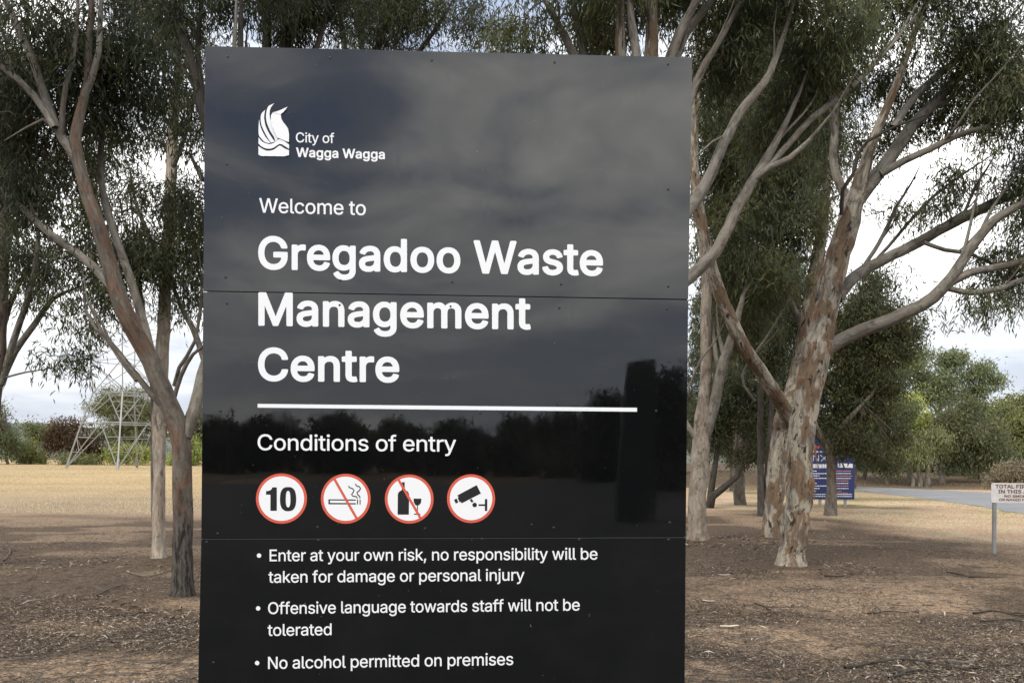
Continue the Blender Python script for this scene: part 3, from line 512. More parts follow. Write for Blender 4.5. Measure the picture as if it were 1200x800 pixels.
I300|21,-16 16,-11 12,-4 12,55 13,61 16,68 21,73 27,76 92,76 98,77 99,79 99,432 98,433 27,433 19,437 14,443 12,449 13,514 16,520 21,525 27,527 33,528 269,528 277,526 285,520 288,514 288,508 288,449 286,443 280,436 274,433 204,433 202,432 202,79 204,76 210,76 269,76 274,75 280,73 286,66 288,55 288,2 288,-4 286,-10 280,-16 274,-18 269,-19 33,-19 27,-19
K467|51,-16 44,-10 41,-4 41,2 41,508 42,514 45,520 51,525 56,527 127,528 133,526 139,521 143,514 143,302 145,299 351,522 356,526 362,528 445,528 457,526 464,520 467,514 467,508 466,502 463,496 271,290 269,285 462,14 467,2 467,-4 465,-10 459,-15 451,-19 374,-19 368,-19 361,-15 356,-10 198,213 192,210 145,159 144,155 144,2 143,-4 141,-10 135,-15 127,-19 62,-19 56,-19
L393|51,-16 44,-10 41,-4 41,2 42,514 45,520 51,525 56,527 127,528 133,526 139,521 143,514 144,508 144,79 145,77 151,76 362,76 368,75 374,71 380,61 380,-4 378,-10 374,-14 368,-18 362,-19 62,-19 56,-19
M628|51,-16 44,-10 41,-4 41,2 41,508 42,514 45,520 51,525 56,527 62,528 151,528 160,526 167,520 296,190 315,137 336,196 461,520 468,526 474,528 568,528 574,527 580,523 586,515 587,508 587,2 586,-4 584,-10 580,-15 574,-18 568,-19 503,-19 498,-18 492,-14 488,-10 486,-4 485,285 484,296 480,301 358,-10 353,-15 345,-19 286,-19 280,-18 274,-15 268,-6 145,305 141,296 141,290 141,-4 138,-10 133,-15 127,-18 62,-19 56,-19
N523|51,-16 44,-10 41,-4 41,2 41,508 42,514 45,520 51,525 56,527 62,528 139,528 145,526 151,521 374,169 380,167 380,161 381,514 386,522 392,526 398,528 462,528 468,527 474,524 480,518 482,508 482,2 482,-4 480,-10 474,-16 468,-18 462,-19 386,-19 380,-18 374,-14 187,279 145,349 143,343 144,290 144,-4 139,-13 133,-17 127,-19 62,-19 56,-19
O533|225,-22 201,-18 178,-10 160,-2 137,11 111,31 93,48 78,66 62,89 53,107 42,131 34,154 29,178 25,201 21,248 22,278 25,307 29,331 36,360 42,378 54,404 66,425 88,454 104,472 125,489 154,508 178,518 201,526 219,530 242,533 266,535 290,534 313,531 337,525 360,517 390,502 408,489 430,472 442,459 456,442 471,419 481,401 491,378 499,354 505,331 509,307 512,260 511,225 509,201 499,154 491,131 481,107 468,84 456,66 431,38 413,22 395,10 372,-3 354,-11 331,-18 313,-22 290,-25 266,-26|231,77 219,80 201,88 178,105 159,125 142,154 131,184 124,219 123,248 123,272 127,307 137,342 148,366 164,389 184,409 207,423 231,432 254,436 272,437 290,435 319,427 337,418 348,410 360,400 370,389 383,372 390,359 397,342 403,325 409,289 411,254 411,237 407,201 397,166 386,142 370,119 348,98 325,84 307,78 295,75 266,72 248,73
R449|51,-16 44,-10 41,-4 41,2 41,508 42,514 45,520 51,525 56,527 62,528 256,527 280,525 309,518 327,512 345,504 365,490 380,478 392,465 406,443 415,426 422,402 427,379 428,349 426,320 422,302 415,279 406,261 392,240 380,227 364,214 345,202 342,196 445,8 447,2 446,-4 444,-10 439,-16 433,-18 427,-19 356,-19 345,-17 337,-10 239,173 233,179 145,179 144,173 144,2 143,-4 141,-10 135,-15 127,-19 62,-19 56,-19|145,276 144,279 144,432 145,433 233,433 262,431 280,426 292,421 303,413 313,402 319,390 324,373 326,355 325,337 321,320 316,308 309,299 300,290 280,280 256,275 233,274 151,274
S447|182,-25 152,-19 117,-7 87,10 70,24 60,34 40,62 29,88 24,105 19,134 20,140 23,147 29,153 35,155 105,156 111,154 117,151 121,146 128,117 134,105 140,97 152,87 170,78 187,72 211,69 235,68 258,72 282,79 297,87 311,99 319,111 326,129 326,146 323,158 320,164 311,173 299,181 287,187 258,199 176,222 140,234 117,245 87,264 73,276 62,287 50,305 42,323 38,334 34,358 33,376 35,399 43,429 51,446 59,458 70,472 82,484 93,494 111,505 129,515 146,522 176,530 193,532 223,534 264,532 293,526 311,520 329,513 360,493 382,473 401,446 412,423 419,393 420,376 417,368 411,362 405,359 399,359 340,359 329,361 320,370 316,387 311,400 304,411 293,420 276,430 258,436 240,439 217,439 199,437 182,433 164,425 152,416 143,405 135,387 134,370 137,358 146,345 158,336 170,329 205,315 282,294 317,282 352,265 378,246 393,232 405,217 412,205 420,187 423,176 427,152 427,129 425,111 417,81 409,64 399,49 387,34 376,22 361,11 346,1 317,-13 299,-18 276,-24 246,-27 223,-28
T449|187,-18 181,-15 176,-10 174,-4 174,2 174,426 172,432 169,433 34,433 28,433 22,435 16,441 13,449 14,514 16,520 22,525 28,527 34,528 422,527 428,524 432,520 435,514 436,508 436,449 434,443 428,436 422,433 416,433 281,433 277,432 276,426 275,-4 273,-10 269,-14 263,-18 257,-19
W686|148,-18 142,-14 136,-4 -2,502 -3,508 -2,514 1,520 7,525 13,527 19,528 83,528 90,526 98,520 101,513 189,170 195,159 288,514 291,520 295,524 301,527 307,528 377,528 383,527 389,525 395,520 399,508 489,165 495,163 583,508 588,520 595,526 607,528 672,528 677,526 683,522 688,514 689,508 687,502 549,-4 547,-10 542,-15 536,-18 530,-19 454,-19 445,-15 439,-10 348,323 342,340 247,-10 241,-15 236,-18 230,-19 154,-19
a389|127,-25 97,-17 86,-12 68,-2 56,7 45,17 28,41 18,64 12,94 13,129 15,141 21,158 30,176 46,194 62,206 86,218 109,226 133,232 168,238 238,247 250,249 256,252 256,270 252,282 244,295 238,301 227,307 203,312 174,310 156,305 138,294 126,282 115,262 109,257 103,255 97,255 33,274 27,279 22,288 22,294 24,300 39,329 58,352 68,362 86,375 115,389 150,399 174,402 191,403 227,401 262,393 280,385 297,376 309,367 321,355 339,329 347,311 352,294 354,276 356,252 356,0 355,-6 350,-13 344,-17 338,-19 274,-19 268,-17 262,-12 256,2 227,-15 215,-19 197,-24 162,-27|138,69 127,75 121,80 115,87 112,94 111,105 112,117 115,123 121,130 138,140 162,146 250,160 256,159 256,135 253,117 244,99 238,91 228,82 209,71 191,66 162,65
d424|160,-24 142,-19 119,-10 101,0 86,12 68,29 54,47 43,65 33,88 25,112 21,129 17,153 15,188 16,212 20,247 25,265 32,288 43,312 54,329 66,345 77,357 89,368 107,380 125,389 142,396 160,400 183,403 207,403 230,400 242,397 260,390 274,382 289,371 292,376 292,506 294,518 299,523 307,527 377,527 383,524 389,518 391,506 391,0 390,-6 386,-12 377,-18 313,-19 306,-18 298,-12 295,-6 294,0 291,6 289,6 277,-3 260,-14 242,-21 230,-24 195,-27|177,70 160,78 148,88 135,106 126,123 120,147 116,176 116,206 119,229 124,247 131,265 142,282 154,294 166,302 183,309 207,311 225,309 242,303 260,290 271,276 281,259 288,235 292,212 292,176 289,150 282,123 274,106 261,88 248,78 230,69 213,66 195,66
e404|172,-24 136,-14 107,0 91,12 77,23 60,43 48,59 39,76 31,94 21,129 18,147 15,182 16,206 18,229 21,247 29,276 45,312 66,341 90,365 119,383 136,391 154,397 189,403 213,403 236,401 272,392 289,385 307,375 334,353 348,337 358,323 367,306 375,288 384,259 388,229 390,212 390,165 383,155 377,151 372,150 125,150 119,149 117,147 122,129 126,118 136,100 154,82 166,75 177,70 201,66 219,65 236,68 248,71 260,77 268,82 277,93 291,118 295,121 301,124 313,123 372,109 377,105 382,100 384,94 384,88 380,76 372,59 357,35 333,12 307,-5 277,-18 242,-25 213,-27|125,240 119,241 125,258 135,276 145,288 160,299 172,305 183,309 201,311 213,311 230,308 242,304 254,296 263,288 272,276 279,265 285,247 285,241 283,240
g425|166,-167 142,-162 119,-154 95,-143 77,-131 58,-113 40,-90 32,-72 32,-66 34,-60 42,-52 91,-25 101,-22 107,-22 113,-25 131,-48 142,-59 154,-67 166,-72 183,-77 207,-78 225,-77 242,-74 254,-70 270,-60 277,-54 283,-45 289,-31 292,-19 292,10 289,17 277,8 260,-2 242,-8 230,-11 195,-14 166,-12 136,-5 113,5 89,20 67,40 48,64 33,93 25,116 18,152 15,193 17,228 21,252 32,287 39,305 53,328 66,345 77,357 89,367 107,379 130,391 142,395 160,400 177,403 201,403 225,401 242,398 260,391 277,381 289,372 293,375 296,387 300,393 307,397 313,398 377,398 383,395 389,388 391,381 391,375 391,-7 389,-43 381,-72 373,-90 366,-101 348,-121 325,-140 301,-152 272,-162 236,-168 207,-170|183,80 166,86 148,98 137,110 127,128 121,146 117,169 116,205 118,228 123,246 130,265 141,281 154,294 166,302 183,308 207,311 225,309 242,303 258,293 272,277 282,257 288,240 292,216 293,181 291,157 284,134 277,118 268,105 254,92 242,85 225,80 207,78
m610|43,-16 36,-10 34,-4 34,2 34,379 34,385 37,390 43,396 49,398 55,398 114,398 119,397 125,393 130,385 131,372 155,389 171,396 184,400 208,405 237,404 261,399 284,387 302,373 319,351 331,364 343,374 355,383 372,392 390,398 408,403 425,405 449,405 467,402 484,398 508,388 531,371 550,349 560,332 567,314 573,290 575,267 576,2 575,-4 573,-10 568,-15 561,-19 555,-19 496,-19 490,-18 485,-15 479,-10 477,-4 477,2 477,249 475,273 471,285 468,290 455,302 437,309 419,311 396,308 378,300 368,290 364,285 357,267 354,243 354,2 354,-4 352,-10 346,-15 337,-19 272,-19 267,-17 261,-13 256,-4 255,2 255,255 254,273 250,285 246,290 233,302 225,306 214,310 196,311 184,310 172,306 156,296 149,289 142,279 135,261 133,237 133,2 132,-4 130,-10 125,-15 119,-18 114,-19 55,-19 49,-19
n410|43,-16 36,-10 34,-4 34,2 34,379 34,385 37,390 43,396 49,398 114,398 120,396 127,390 130,385 131,372 155,386 184,398 214,403 237,403 255,401 278,396 296,389 314,379 325,370 337,359 349,344 356,332 368,302 374,273 376,237 376,2 376,-4 373,-10 367,-16 361,-19 355,-19 296,-19 285,-15 280,-10 277,-4 277,2 277,232 274,261 271,273 264,285 255,295 249,300 231,308 208,310 184,306 172,302 161,294 146,279 140,267 136,255 133,226 133,2 132,-4 130,-10 125,-15 119,-18 114,-19 55,-19 49,-19
o415|172,-24 154,-20 136,-15 107,0 91,12 77,23 60,43 48,60 31,94 21,129 17,153 15,182 16,206 18,229 21,247 27,270 37,294 46,312 66,341 77,353 95,368 107,376 125,386 136,391 160,398 189,403 207,403 242,401 260,397 277,391 295,384 313,373 325,365 344,347 358,329 366,318 376,300 384,282 394,247 399,206 399,170 397,147 390,112 376,76 366,59 354,41 338,23 325,12 295,-7 277,-15 260,-21 225,-27 189,-26|177,70 164,76 148,89 135,106 127,123 120,147 116,176 116,200 120,229 127,253 135,270 148,287 160,297 172,304 189,309 207,311 230,308 248,302 266,289 280,270 289,253 296,229 300,200 300,176 296,147 289,123 280,106 267,88 254,78 236,69 219,66 195,66
r259|43,-16 36,-10 34,-4 34,2 34,379 34,385 37,390 43,396 49,398 114,398 120,396 127,390 130,385 131,377 161,393 184,401 214,404 249,402 258,396 261,390 262,385 262,320 260,314 256,308 249,304 243,303 219,306 196,306 184,304 172,300 161,293 150,285 142,273 136,261 134,249 133,237 133,2 132,-4 130,-10 125,-15 119,-18 114,-19 55,-19 49,-19
s365|144,-24 120,-19 97,-11 73,3 55,18 38,38 24,65 17,94 17,100 20,106 26,111 32,113 91,125 97,125 103,123 109,118 120,92 127,82 135,76 144,71 155,67 173,65 185,65 202,66 214,69 232,77 244,88 247,94 249,100 248,112 245,118 239,123 226,131 214,135 144,152 114,161 85,175 67,187 49,206 42,218 34,235 30,253 28,270 30,300 38,323 53,347 73,367 97,383 120,393 155,401 191,403 226,400 249,394 273,384 291,373 308,357 325,335 339,306 343,294 343,288 341,282 338,277 332,273 326,271 273,259 267,258 261,260 254,265 242,288 226,304 208,311 197,313 179,313 155,308 144,302 134,294 128,282 128,270 131,265 138,257 155,248 238,227 267,218 292,206 309,194 320,184 331,170 343,147 347,135 350,118 350,100 348,82 341,59 335,47 326,34 305,12 279,-5 249,-17 214,-25 179,-27
t227|138,-20 115,-14 91,-2 79,7 67,21 59,33 54,45 49,63 46,92 46,304 44,307 38,308 3,308 -3,311 -9,316 -12,322 -12,380 -11,386 -7,392 -3,396 3,398 44,399 46,404 46,475 50,483 56,488 62,490 126,490 132,489 137,486 143,480 145,475 145,404 150,398 209,398 218,392 221,386 223,380 223,327 222,322 219,316 215,311 209,309 150,308 145,304 145,98 147,80 150,75 156,71 173,69 203,73 209,71 215,68 218,63 221,57 232,4 232,-2 229,-8 224,-14 215,-18 203,-20 167,-23''',
}

GL_ = {w: {} for w in GLYPHS}
for w in GLYPHS:
    for ln in GLYPHS[w].split('\n'):
        ch = ln[0]; p = ln[1:].split('|'); GL_[w][ch] = (float(p[0])/1000, [[tuple(float(q)/1000 for q in pt.split(',')) for pt in c.split()] for c in p[1:] if c])
_gm = {}
def glyph_mesh(w, ch):
    if (w, ch) not in _gm:
        cu = bpy.data.curves.new('g', 'CURVE'); cu.dimensions = '2D'; cu.fill_mode = 'FRONT'
        for c in GL_[w][ch][1]:
            sp = cu.splines.new('POLY'); sp.points.add(len(c)-1); sp.use_cyclic_u = True
            for i, (x, y) in enumerate(c): sp.points[i].co = (x*100, y*100, 0, 1)
        o = bpy.data.objects.new('g', cu); C.objects.link(o); me = bpy.data.meshes.new_from_object(o.evaluated_get(bpy.context.evaluated_depsgraph_get()))
        _gm[(w, ch)] = (np.array([x.co[:] for x in me.vertices]).reshape(-1, 3)/100, [tuple(p.vertices) for p in me.polygons])
        bpy.data.objects.remove(o); bpy.data.curves.remove(cu); bpy.data.meshes.remove(me)
    return _gm[(w, ch)]
def text_mesh(body, w='r', track=0.):
    V, Fc, x, n = [], [], 0., 0; words = [[]]
    for ch in body:
        if ch != ' ':
            v, f = glyph_mesh(w, ch); V.append(v+np.array((x, 0, 0))); words[-1] += [tuple(i+n for i in p) for p in f]; n += len(v)
        else: words.append([])
        x += GL_[w][ch][0]+track
    return np.vstack(V), words
BOT, TOP = {}, {}
for w in GL_:
    y = [q[1] for c in GL_[w]['N'][1] for q in c]; BOT[w], TOP[w] = min(y), max(y)
def sign_text(body, x0, x1, yb0, yb1, cap, w='r', m=white, off=.0012, name='lettering', par=None, track=None, place=on_sign):
    if track is None: track = -.012 if w == 'r' else .006
    v, f = text_mesh(body, w, track); a, b = v[:, 0].min(), v[:, 0].max()
    t = (v[:, 0]-a)/(b-a); px = x0+t*(x1-x0); py = yb0+t*(yb1-yb0)-(v[:, 1]-BOT[w])/(TOP[w]-BOT[w])*cap
    V = [place(px[i], py[i], off) for i in range(len(v))]
    out = []
    for wf_ in f:                                  # one vinyl piece per word
        ids = sorted({i for p in wf_ for i in p}); mp_ = {i: j for j, i in enumerate(ids)}
        k = MB(); k.add([V[i] for i in ids], [tuple(mp_[i] for i in p) for p in wf_]); o = k.build(name, m); out.append(sub(o) if par is None else o)
    return out
sign_text('City of', 346.8, 391.8, 167.0, 168.0, 11.6)
sign_text('Wagga Wagga', 347.0, 451.0, 184.2, 186.8, 11.2, 'b')
sign_text('Welcome to', 303.8, 428.7, 249.2, 252.4, 17.0)
sign_text('Gregadoo Waste', 302.6, 706.6, 315.6, 323.4, 39.0, 'b')
sign_text('Management', 302.8, 622.0, 381.6, 386.2, 39.2, 'b')
sign_text('Centre', 302.4, 468.0, 446.3, 448.0, 39.2, 'b')
sign_text('Conditions of entry', 302.0, 534.5, 527.2, 529.0, 18.6)
sign_text('Enter at your own risk, no responsibility will be', 316.0, 700.2, 657.2, 655.2, 13.8)
sign_text('taken for damage or personal injury', 314.6, 614.6, 682.4, 679.8, 13.8)
sign_text('Offensive language towards staff will not be', 314.2, 679.4, 719.0, 714.8, 13.9)
sign_text('tolerated', 313.6, 388.6, 744.6, 743.6, 13.8)
sign_text('No alcohol permitted on premises', 314.2, 601.4, 783.2, 778.6, 14.2)
def shape(pts, m, off, name='mark', par=None):
    k = MB(); k.add([on_sign(x, y, off) for x, y in pts], [tuple(range(len(pts)))[::-1]]); o = k.build(name, m); return sub(o)
def disc_pts(cx, cy, rx, ry, n=48): return [(cx+rx*math.cos(a), cy+ry*math.sin(a)) for a in np.linspace(0, 2*math.pi, n, endpoint=False)]
def multi(polys, m, off, name):
    k = MB()
    for i, p in enumerate(polys): k.add([on_sign(x, y, off+i*2e-5) for x, y in p], [tuple(range(len(p)))[::-1]])
    return sub(k.build(name, m))
def stroke(pts, w):
    p = np.array(pts, float); t = np.gradient(p, axis=0); t /= np.linalg.norm(t, axis=1)[:, None]+1e-9; nn = np.stack([-t[:, 1], t[:, 0]], 1)
    l, r = p+nn*w/2, p-nn*w/2
    return [[tuple(l[i]), tuple(l[i+1]), tuple(r[i+1]), tuple(r[i])] for i in range(len(p)-1)]
shape([(302, 473.0), (746.4, 477.6), (746.4, 482.2), (302, 477.4)], white, .0012, 'rule')
for x, y in ((303.6, 650.5), (302.6, 712.3), (301.4, 776.2)): shape(disc_pts(x, y, 2.6, 2.6, 16), white, .0012, 'bullet')
for i, (cx0, cy0, rx, ry) in enumerate(((329.9, 583.8, 29.9, 29.4), (405.2, 584.0, 29.2, 29.2), (479.6, 584.4, 28.6, 28.7), (552.0, 583.9, 28.2, 28.5))):
    d = shape(disc_pts(cx0, cy0, rx, ry), redm, .0012, 'warning_ring'); d['label'] = ('red ring of the speed limit symbol', 'red ring of the no smoking symbol', 'red ring of the no alcohol symbol', 'red ring of the camera symbol')[i]
    shape(disc_pts(cx0, cy0, rx-3.3, ry-3.3), white, .0016, 'warning_disc')
# 10
def sup(cx, cy, rx, ry, n=40, e=.78): return [(cx+rx*math.copysign(abs(math.cos(a))**e, math.cos(a)), cy+ry*math.copysign(abs(math.sin(a))**e, math.sin(a))) for a in np.linspace(0, 2*math.pi, n+1)]
multi([[(311.9, 575.2), (315.6, 574.6), (318.2, 573.2), (319.4, 570.6), (324.5, 570.6), (324.5, 598.1), (317.0, 598.1), (317.0, 579.2), (311.9, 579.2)]], blackv, .002, 'numeral')
ou, inn = sup(337.7, 584.4, 9.5, 14.2), sup(337.7, 584.4, 2.7, 9.6)
k = MB(); n = len(ou); k.add([on_sign(x, y, .002) for x, y in ou+inn], [(i, n+i, n+i+1, i+1) for i in range(n-1)]); sub(k.build('numeral', blackv))
# cigarette
multi([[(385, 584.6), (417, 584.8), (417, 586.2), (385, 586.0)], [(385, 588.8), (417, 589.1), (417, 590.6), (385, 590.4)], [(385, 584.6), (386.6, 584.6), (386.6, 590.4), (385, 590.4)],
       [(418.4, 584.8), (419.6, 584.8), (419.6, 590.6), (418.4, 590.6)], [(421.4, 584.8), (422.6, 584.8), (422.6, 590.6), (421.4, 590.6)]]
      + stroke([(408.4, 569.2), (410.2, 571.2), (413.4, 572.2), (415, 574.2), (413.6, 577), (412, 579.2), (413.8, 581), (417.4, 581.4), (419, 583.4)], 1.3)
      + stroke([(416.6, 566.6), (417.8, 569), (421, 569.8), (422.6, 572), (421, 574.6), (418.6, 576.4), (418.8, 578.8), (421.4, 581), (422, 583.4)], 1.3), blackv, .002, 'symbol')
def slash(x0, y0, x1, y1): multi(stroke([(x0, y0), (x1, y1)], 2.9), redm, .0026, 'slash')
slash(391.2, 559.6, 418.6, 608.0); slash(466.6, 561.0, 493.0, 607.0)
# bottle and glass
multi([[(471.2, 564.6), (474.2, 564.6), (474.4, 573.6), (478, 575.6), (479.4, 578.6), (479.2, 602.6), (466, 602.6), (466.2, 578.6), (467.6, 575.8), (471, 573.8)],
       [(484.6, 583.8), (493.8, 583.8), (493.4, 588.6), (491.4, 591.4), (489.2, 592), (487, 591.4), (485, 588.6)], [(488.7, 592), (489.7, 592), (489.7, 601.4), (488.7, 601.4)], [(485.2, 601.4), (492.6, 601.4), (492.6, 602.6), (485.2, 602.6)]], blackv, .002, 'symbol')
# camera
multi([[(536, 580.0), (558.6, 568.0), (563.6, 577.8), (541.0, 589.4)], [(532, 585.4), (535, 583.6), (537.2, 588.0), (534.2, 589.8)], [(550.4, 585.2), (552.8, 584.0), (555.0, 587.4), (552.6, 588.6)],
       disc_pts(556.2, 591.3, 2.7, 2.7, 16), [(560.8, 590.4), (568.4, 590.4), (568.4, 592.4), (560.8, 592.4)], [(568.2, 584.4), (571, 584.4), (571, 598.2), (568.2, 598.2)], [(536.2, 583.2), (537.8, 582.4), (540.2, 587.4), (538.8, 588.2)]], blackv, .002, 'symbol')
# bird emblem (zoom pixels / 6.667 + origin)
def E_(pts): return [(290+x/6.667, 110+y/6.667) for x, y in pts]
def ribbon(l, r): 
    l = np.array(dens(np.array(l, float), 8)); r = np.array(dens(np.array(r, float), 8)); n = min(len(l), len(r))
    li = l[np.linspace(0, len(l)-1, n).astype(int)]; ri = r[np.linspace(0, len(r)-1, n).astype(int)]
    return [E_([tuple(li[i]), tuple(li[i+1]), tuple(ri[i+1]), tuple(ri[i])]) for i in range(n-1)]
logo = []
logo += ribbon([(207, 76), (164, 100), (149, 142), (146, 186), (154, 232), (178, 290), (208, 340), (218, 374)], [(208, 77), (184, 108), (174, 142), (176, 186), (186, 222), (204, 288), (226, 334), (240, 356)])
logo += ribbon([(138, 128), (110, 158), (104, 200), (112, 250), (134, 300), (158, 344), (176, 372), (188, 384)], [(139, 128), (133, 160), (132, 200), (142, 250), (164, 300), (188, 340), (204, 362), (216, 376)])
logo += ribbon([(92, 206), (89, 250), (88, 300), (92, 328), (108, 350), (130, 374), (150, 384), (164, 388)], [(94, 206), (98, 240), (108, 272), (122, 304), (140, 336), (158, 360), (172, 376), (184, 386)])
logo += ribbon([(88, 344), (112, 372), (140, 388), (176, 396), (208, 386), (240, 364), (262, 358), (290, 374), (327, 400)], [(88, 392), (112, 414), (146, 430), (180, 432), (210, 422), (240, 402), (262, 396), (290, 410), (327, 434)])
logo += ribbon([(88, 412), (112, 430), (146, 446), (180, 448), (212, 438), (244, 414), (264, 412), (290, 430), (327, 446)], [(88, 478), (112, 490), (146, 490), (180, 491), (212, 491), (244, 492), (264, 492), (290, 492), (327, 484)])
# bird: left and right contours
logo += ribbon([(200, 152), (188, 172), (185, 200), (189, 234), (200, 270), (216, 310), (234, 344), (246, 352)], [(262, 166), (265, 180), (268, 200), (282, 226), (300, 250), (318, 276), (327, 320), (327, 384)])
logo += [E_([(200, 152), (228, 144), (262, 132), (296, 116), (316, 107), (300, 130), (282, 150), (262, 166)])]
logo += [E_([(246, 352), (262, 350), (280, 358), (300, 374), (327, 384), (327, 340), (290, 330), (246, 340)])]
multi(logo, white, .0012, 'bird_emblem')
multi([E_(disc_pts(228, 163, 9, 5, 10))], backm, .0028, 'bird_eye')

# ------------------------------------------------------------------ total fire ban sign on the verge
sp_ = G(1166, 648); FD = sp_[1]
fs = empty('fire_ban_sign', 'small white total fire ban sign on thin grey posts beside the road', 'sign', tuple(sp_))
def on_f(px, py, off=0): p = P(px, py, FD); return p+np.array((0, -off-.012, 0))
wf = worn('white_sign_paint', (.80, .78, .75), .5, .4, 0, .3, 12); rd_, _, _ = mat('faded_red_print', (.20, .06, .045), .6)
def fput(o): o.parent = fs; o.location = -Vector(fs.location); return o
k = MB()
x0, x1, y0, y1, rr = 1161.3, 1225, 565.4, 588.6, 2.0; pts = []
for cx0, cy0, a0 in ((x0+rr, y1-rr, 90), (x0+rr, y0+rr, 180), (x1-rr, y0+rr+.6, 270), (x1-rr, y1-rr+.6, 0)):
    for a in (0, 30, 60, 90): pts.append((cx0+rr*math.cos(math.radians(a0+a)), cy0+rr*math.sin(math.radians(a0+a))))
fr = [P(x, y, FD)+np.array((0, -.010, 0)) for x, y in pts]; bk = [p+np.array((0, .004, 0)) for p in fr]; n = len(pts)
k.add(fr+bk, [tuple(range(n))[::-1], tuple(range(n, 2*n))]+[(i, (i+1) % n, n+(i+1) % n, n+i) for i in range(n)]); fput(k.build('board', wf))
for pxp in (1166, 1218):
    p = P(pxp, 648, FD); k = MB(); k.box((p[0], p[1]+.03, .60), (.055, .05, 1.26)); fput(k.build('post', steel))
for txt, a, e, yb, cp, bo in (('TOTAL FIRE BAN', 1166, 1221, 571.7, 4.3, .02), ('IN THIS AREA', 1169.4, 1217, 577.6, 4.2, .02), ('NO SMOKING', 1176.6, 1212, 582.4, 3.0, .015), ('OR NAKED FLAMES', 1170.4, 1217, 586.6, 3.0, .015)):
    for o in sign_text(txt, a, e, yb, yb+.45, cp, 'b', rd_, .002, par=fs, place=on_f): fput(o)

# ------------------------------------------------------------------ blue information sign
bp = G(992, 593); BD = bp[1]; bs = empty('information_sign', 'large dark blue information board with white and orange lettering behind the trees', 'sign', tuple(bp))
blue = worn('blue_sign_paint', (.018, .03, .13), .5, .4, 0, .3, 3); orange, _, _ = mat('orange_print', (.5, .22, .10), .6); redp, _, _ = mat('red_print', (.5, .05, .04), .6); wp, _, _ = mat('white_print', (.62, .63, .68), .6)
def on_b(px, py, off=0): p = P(px, py, BD); return p+np.array((0, -off-.02, 0))
def bput(o): o.parent = bs; o.location = -Vector(bs.location); return o
def bslab(name, pts, m, off=0, dep=.04):
    k = MB(); f = [on_b(x, y, off) for x, y in pts]; bk = [p+np.array((0, dep, 0)) for p in f]; n = len(f)
    k.add(f+bk, [tuple(range(n))[::-1], tuple(range(n, 2*n))]+[(i, (i+1) % n, n+(i+1) % n, n+i) for i in range(n)]); return bput(k.build(name, m))
bslab('board', [(934, 584.5), (934, 519), (955, 514), (976, 521.5), (1001, 530.5), (1001, 585)], blue)
def band(px0, px1, py, h, m, nw, name='lettering'):
    k = MB(); x = px0
    while x < px1:
        w = min(random.uniform(.8, nw), px1-x)
        k.add([on_b(x, py+h/2, .004), on_b(x+w, py+h/2, .004), on_b(x+w, py-h/2*random.uniform(.5, 1), .004), on_b(x, py-h/2*random.uniform(.7, 1), .004)], [(0, 1, 2, 3)]); x += w+random.uniform(.25, .6)
    tag(bput(k.build(name, m)), kind='stuff')
bslab('white_strip', [(981.5, 547.2), (981.5, 542.6), (999, 543.0), (999, 548)], wp, .003, .001)
band(949, 963, 523.6, 2.6, redp, 3); band(949, 964, 529, 1.6, wp, 2)
for (xa, ya, xb, yb) in ((953, 533, 959, 540), (959, 533, 959, 540), (961, 533, 969, 540), (969, 533, 962, 540), (953, 533, 953, 540), (969, 533, 969, 540)):
    k = MB(); k.bar(on_b(xa, ya, .006), on_b(xb, yb, .006), .018); bput(k.build('emblem_line', wp))
band(943, 970, 545.6, 5.0, wp, 3.4)
for y_, e_ in ((551.5, 957), (554.5, 969), (557.2, 960), (560, 970), (566, 957), (569, 968), (572, 960), (575, 956)): band(943 if y_ > 560 else 951, e_, y_, 1.3, wp, 3)
for i, y_ in enumerate((551.6, 554.4, 557.4, 560.2, 563.0, 566.0, 569.0, 572.0)): band(979.5, (997, 997, 999, 997, 994, 994, 994, 994)[i], y_, 1.1, orange if i in (0, 2, 4, 6) else wp, 2.4)
band(979.5, 986, 575.2, .8, orange, 2); band(979.5, 993, 577.2, .8, orange, 2)
for y_ in (578.8, 581.2): band(943, 967, y_, 1.2, wp, 2.6); band(978, 998, y_, 1.3, wp, 2.2)
for pxp in (945, 961.5, 991): 
    p = P(pxp, 585, BD); k = MB(); k.box((p[0], p[1]+.05, 1.0), (.09, .06, 2.2)); bput(k.build('post', steel))

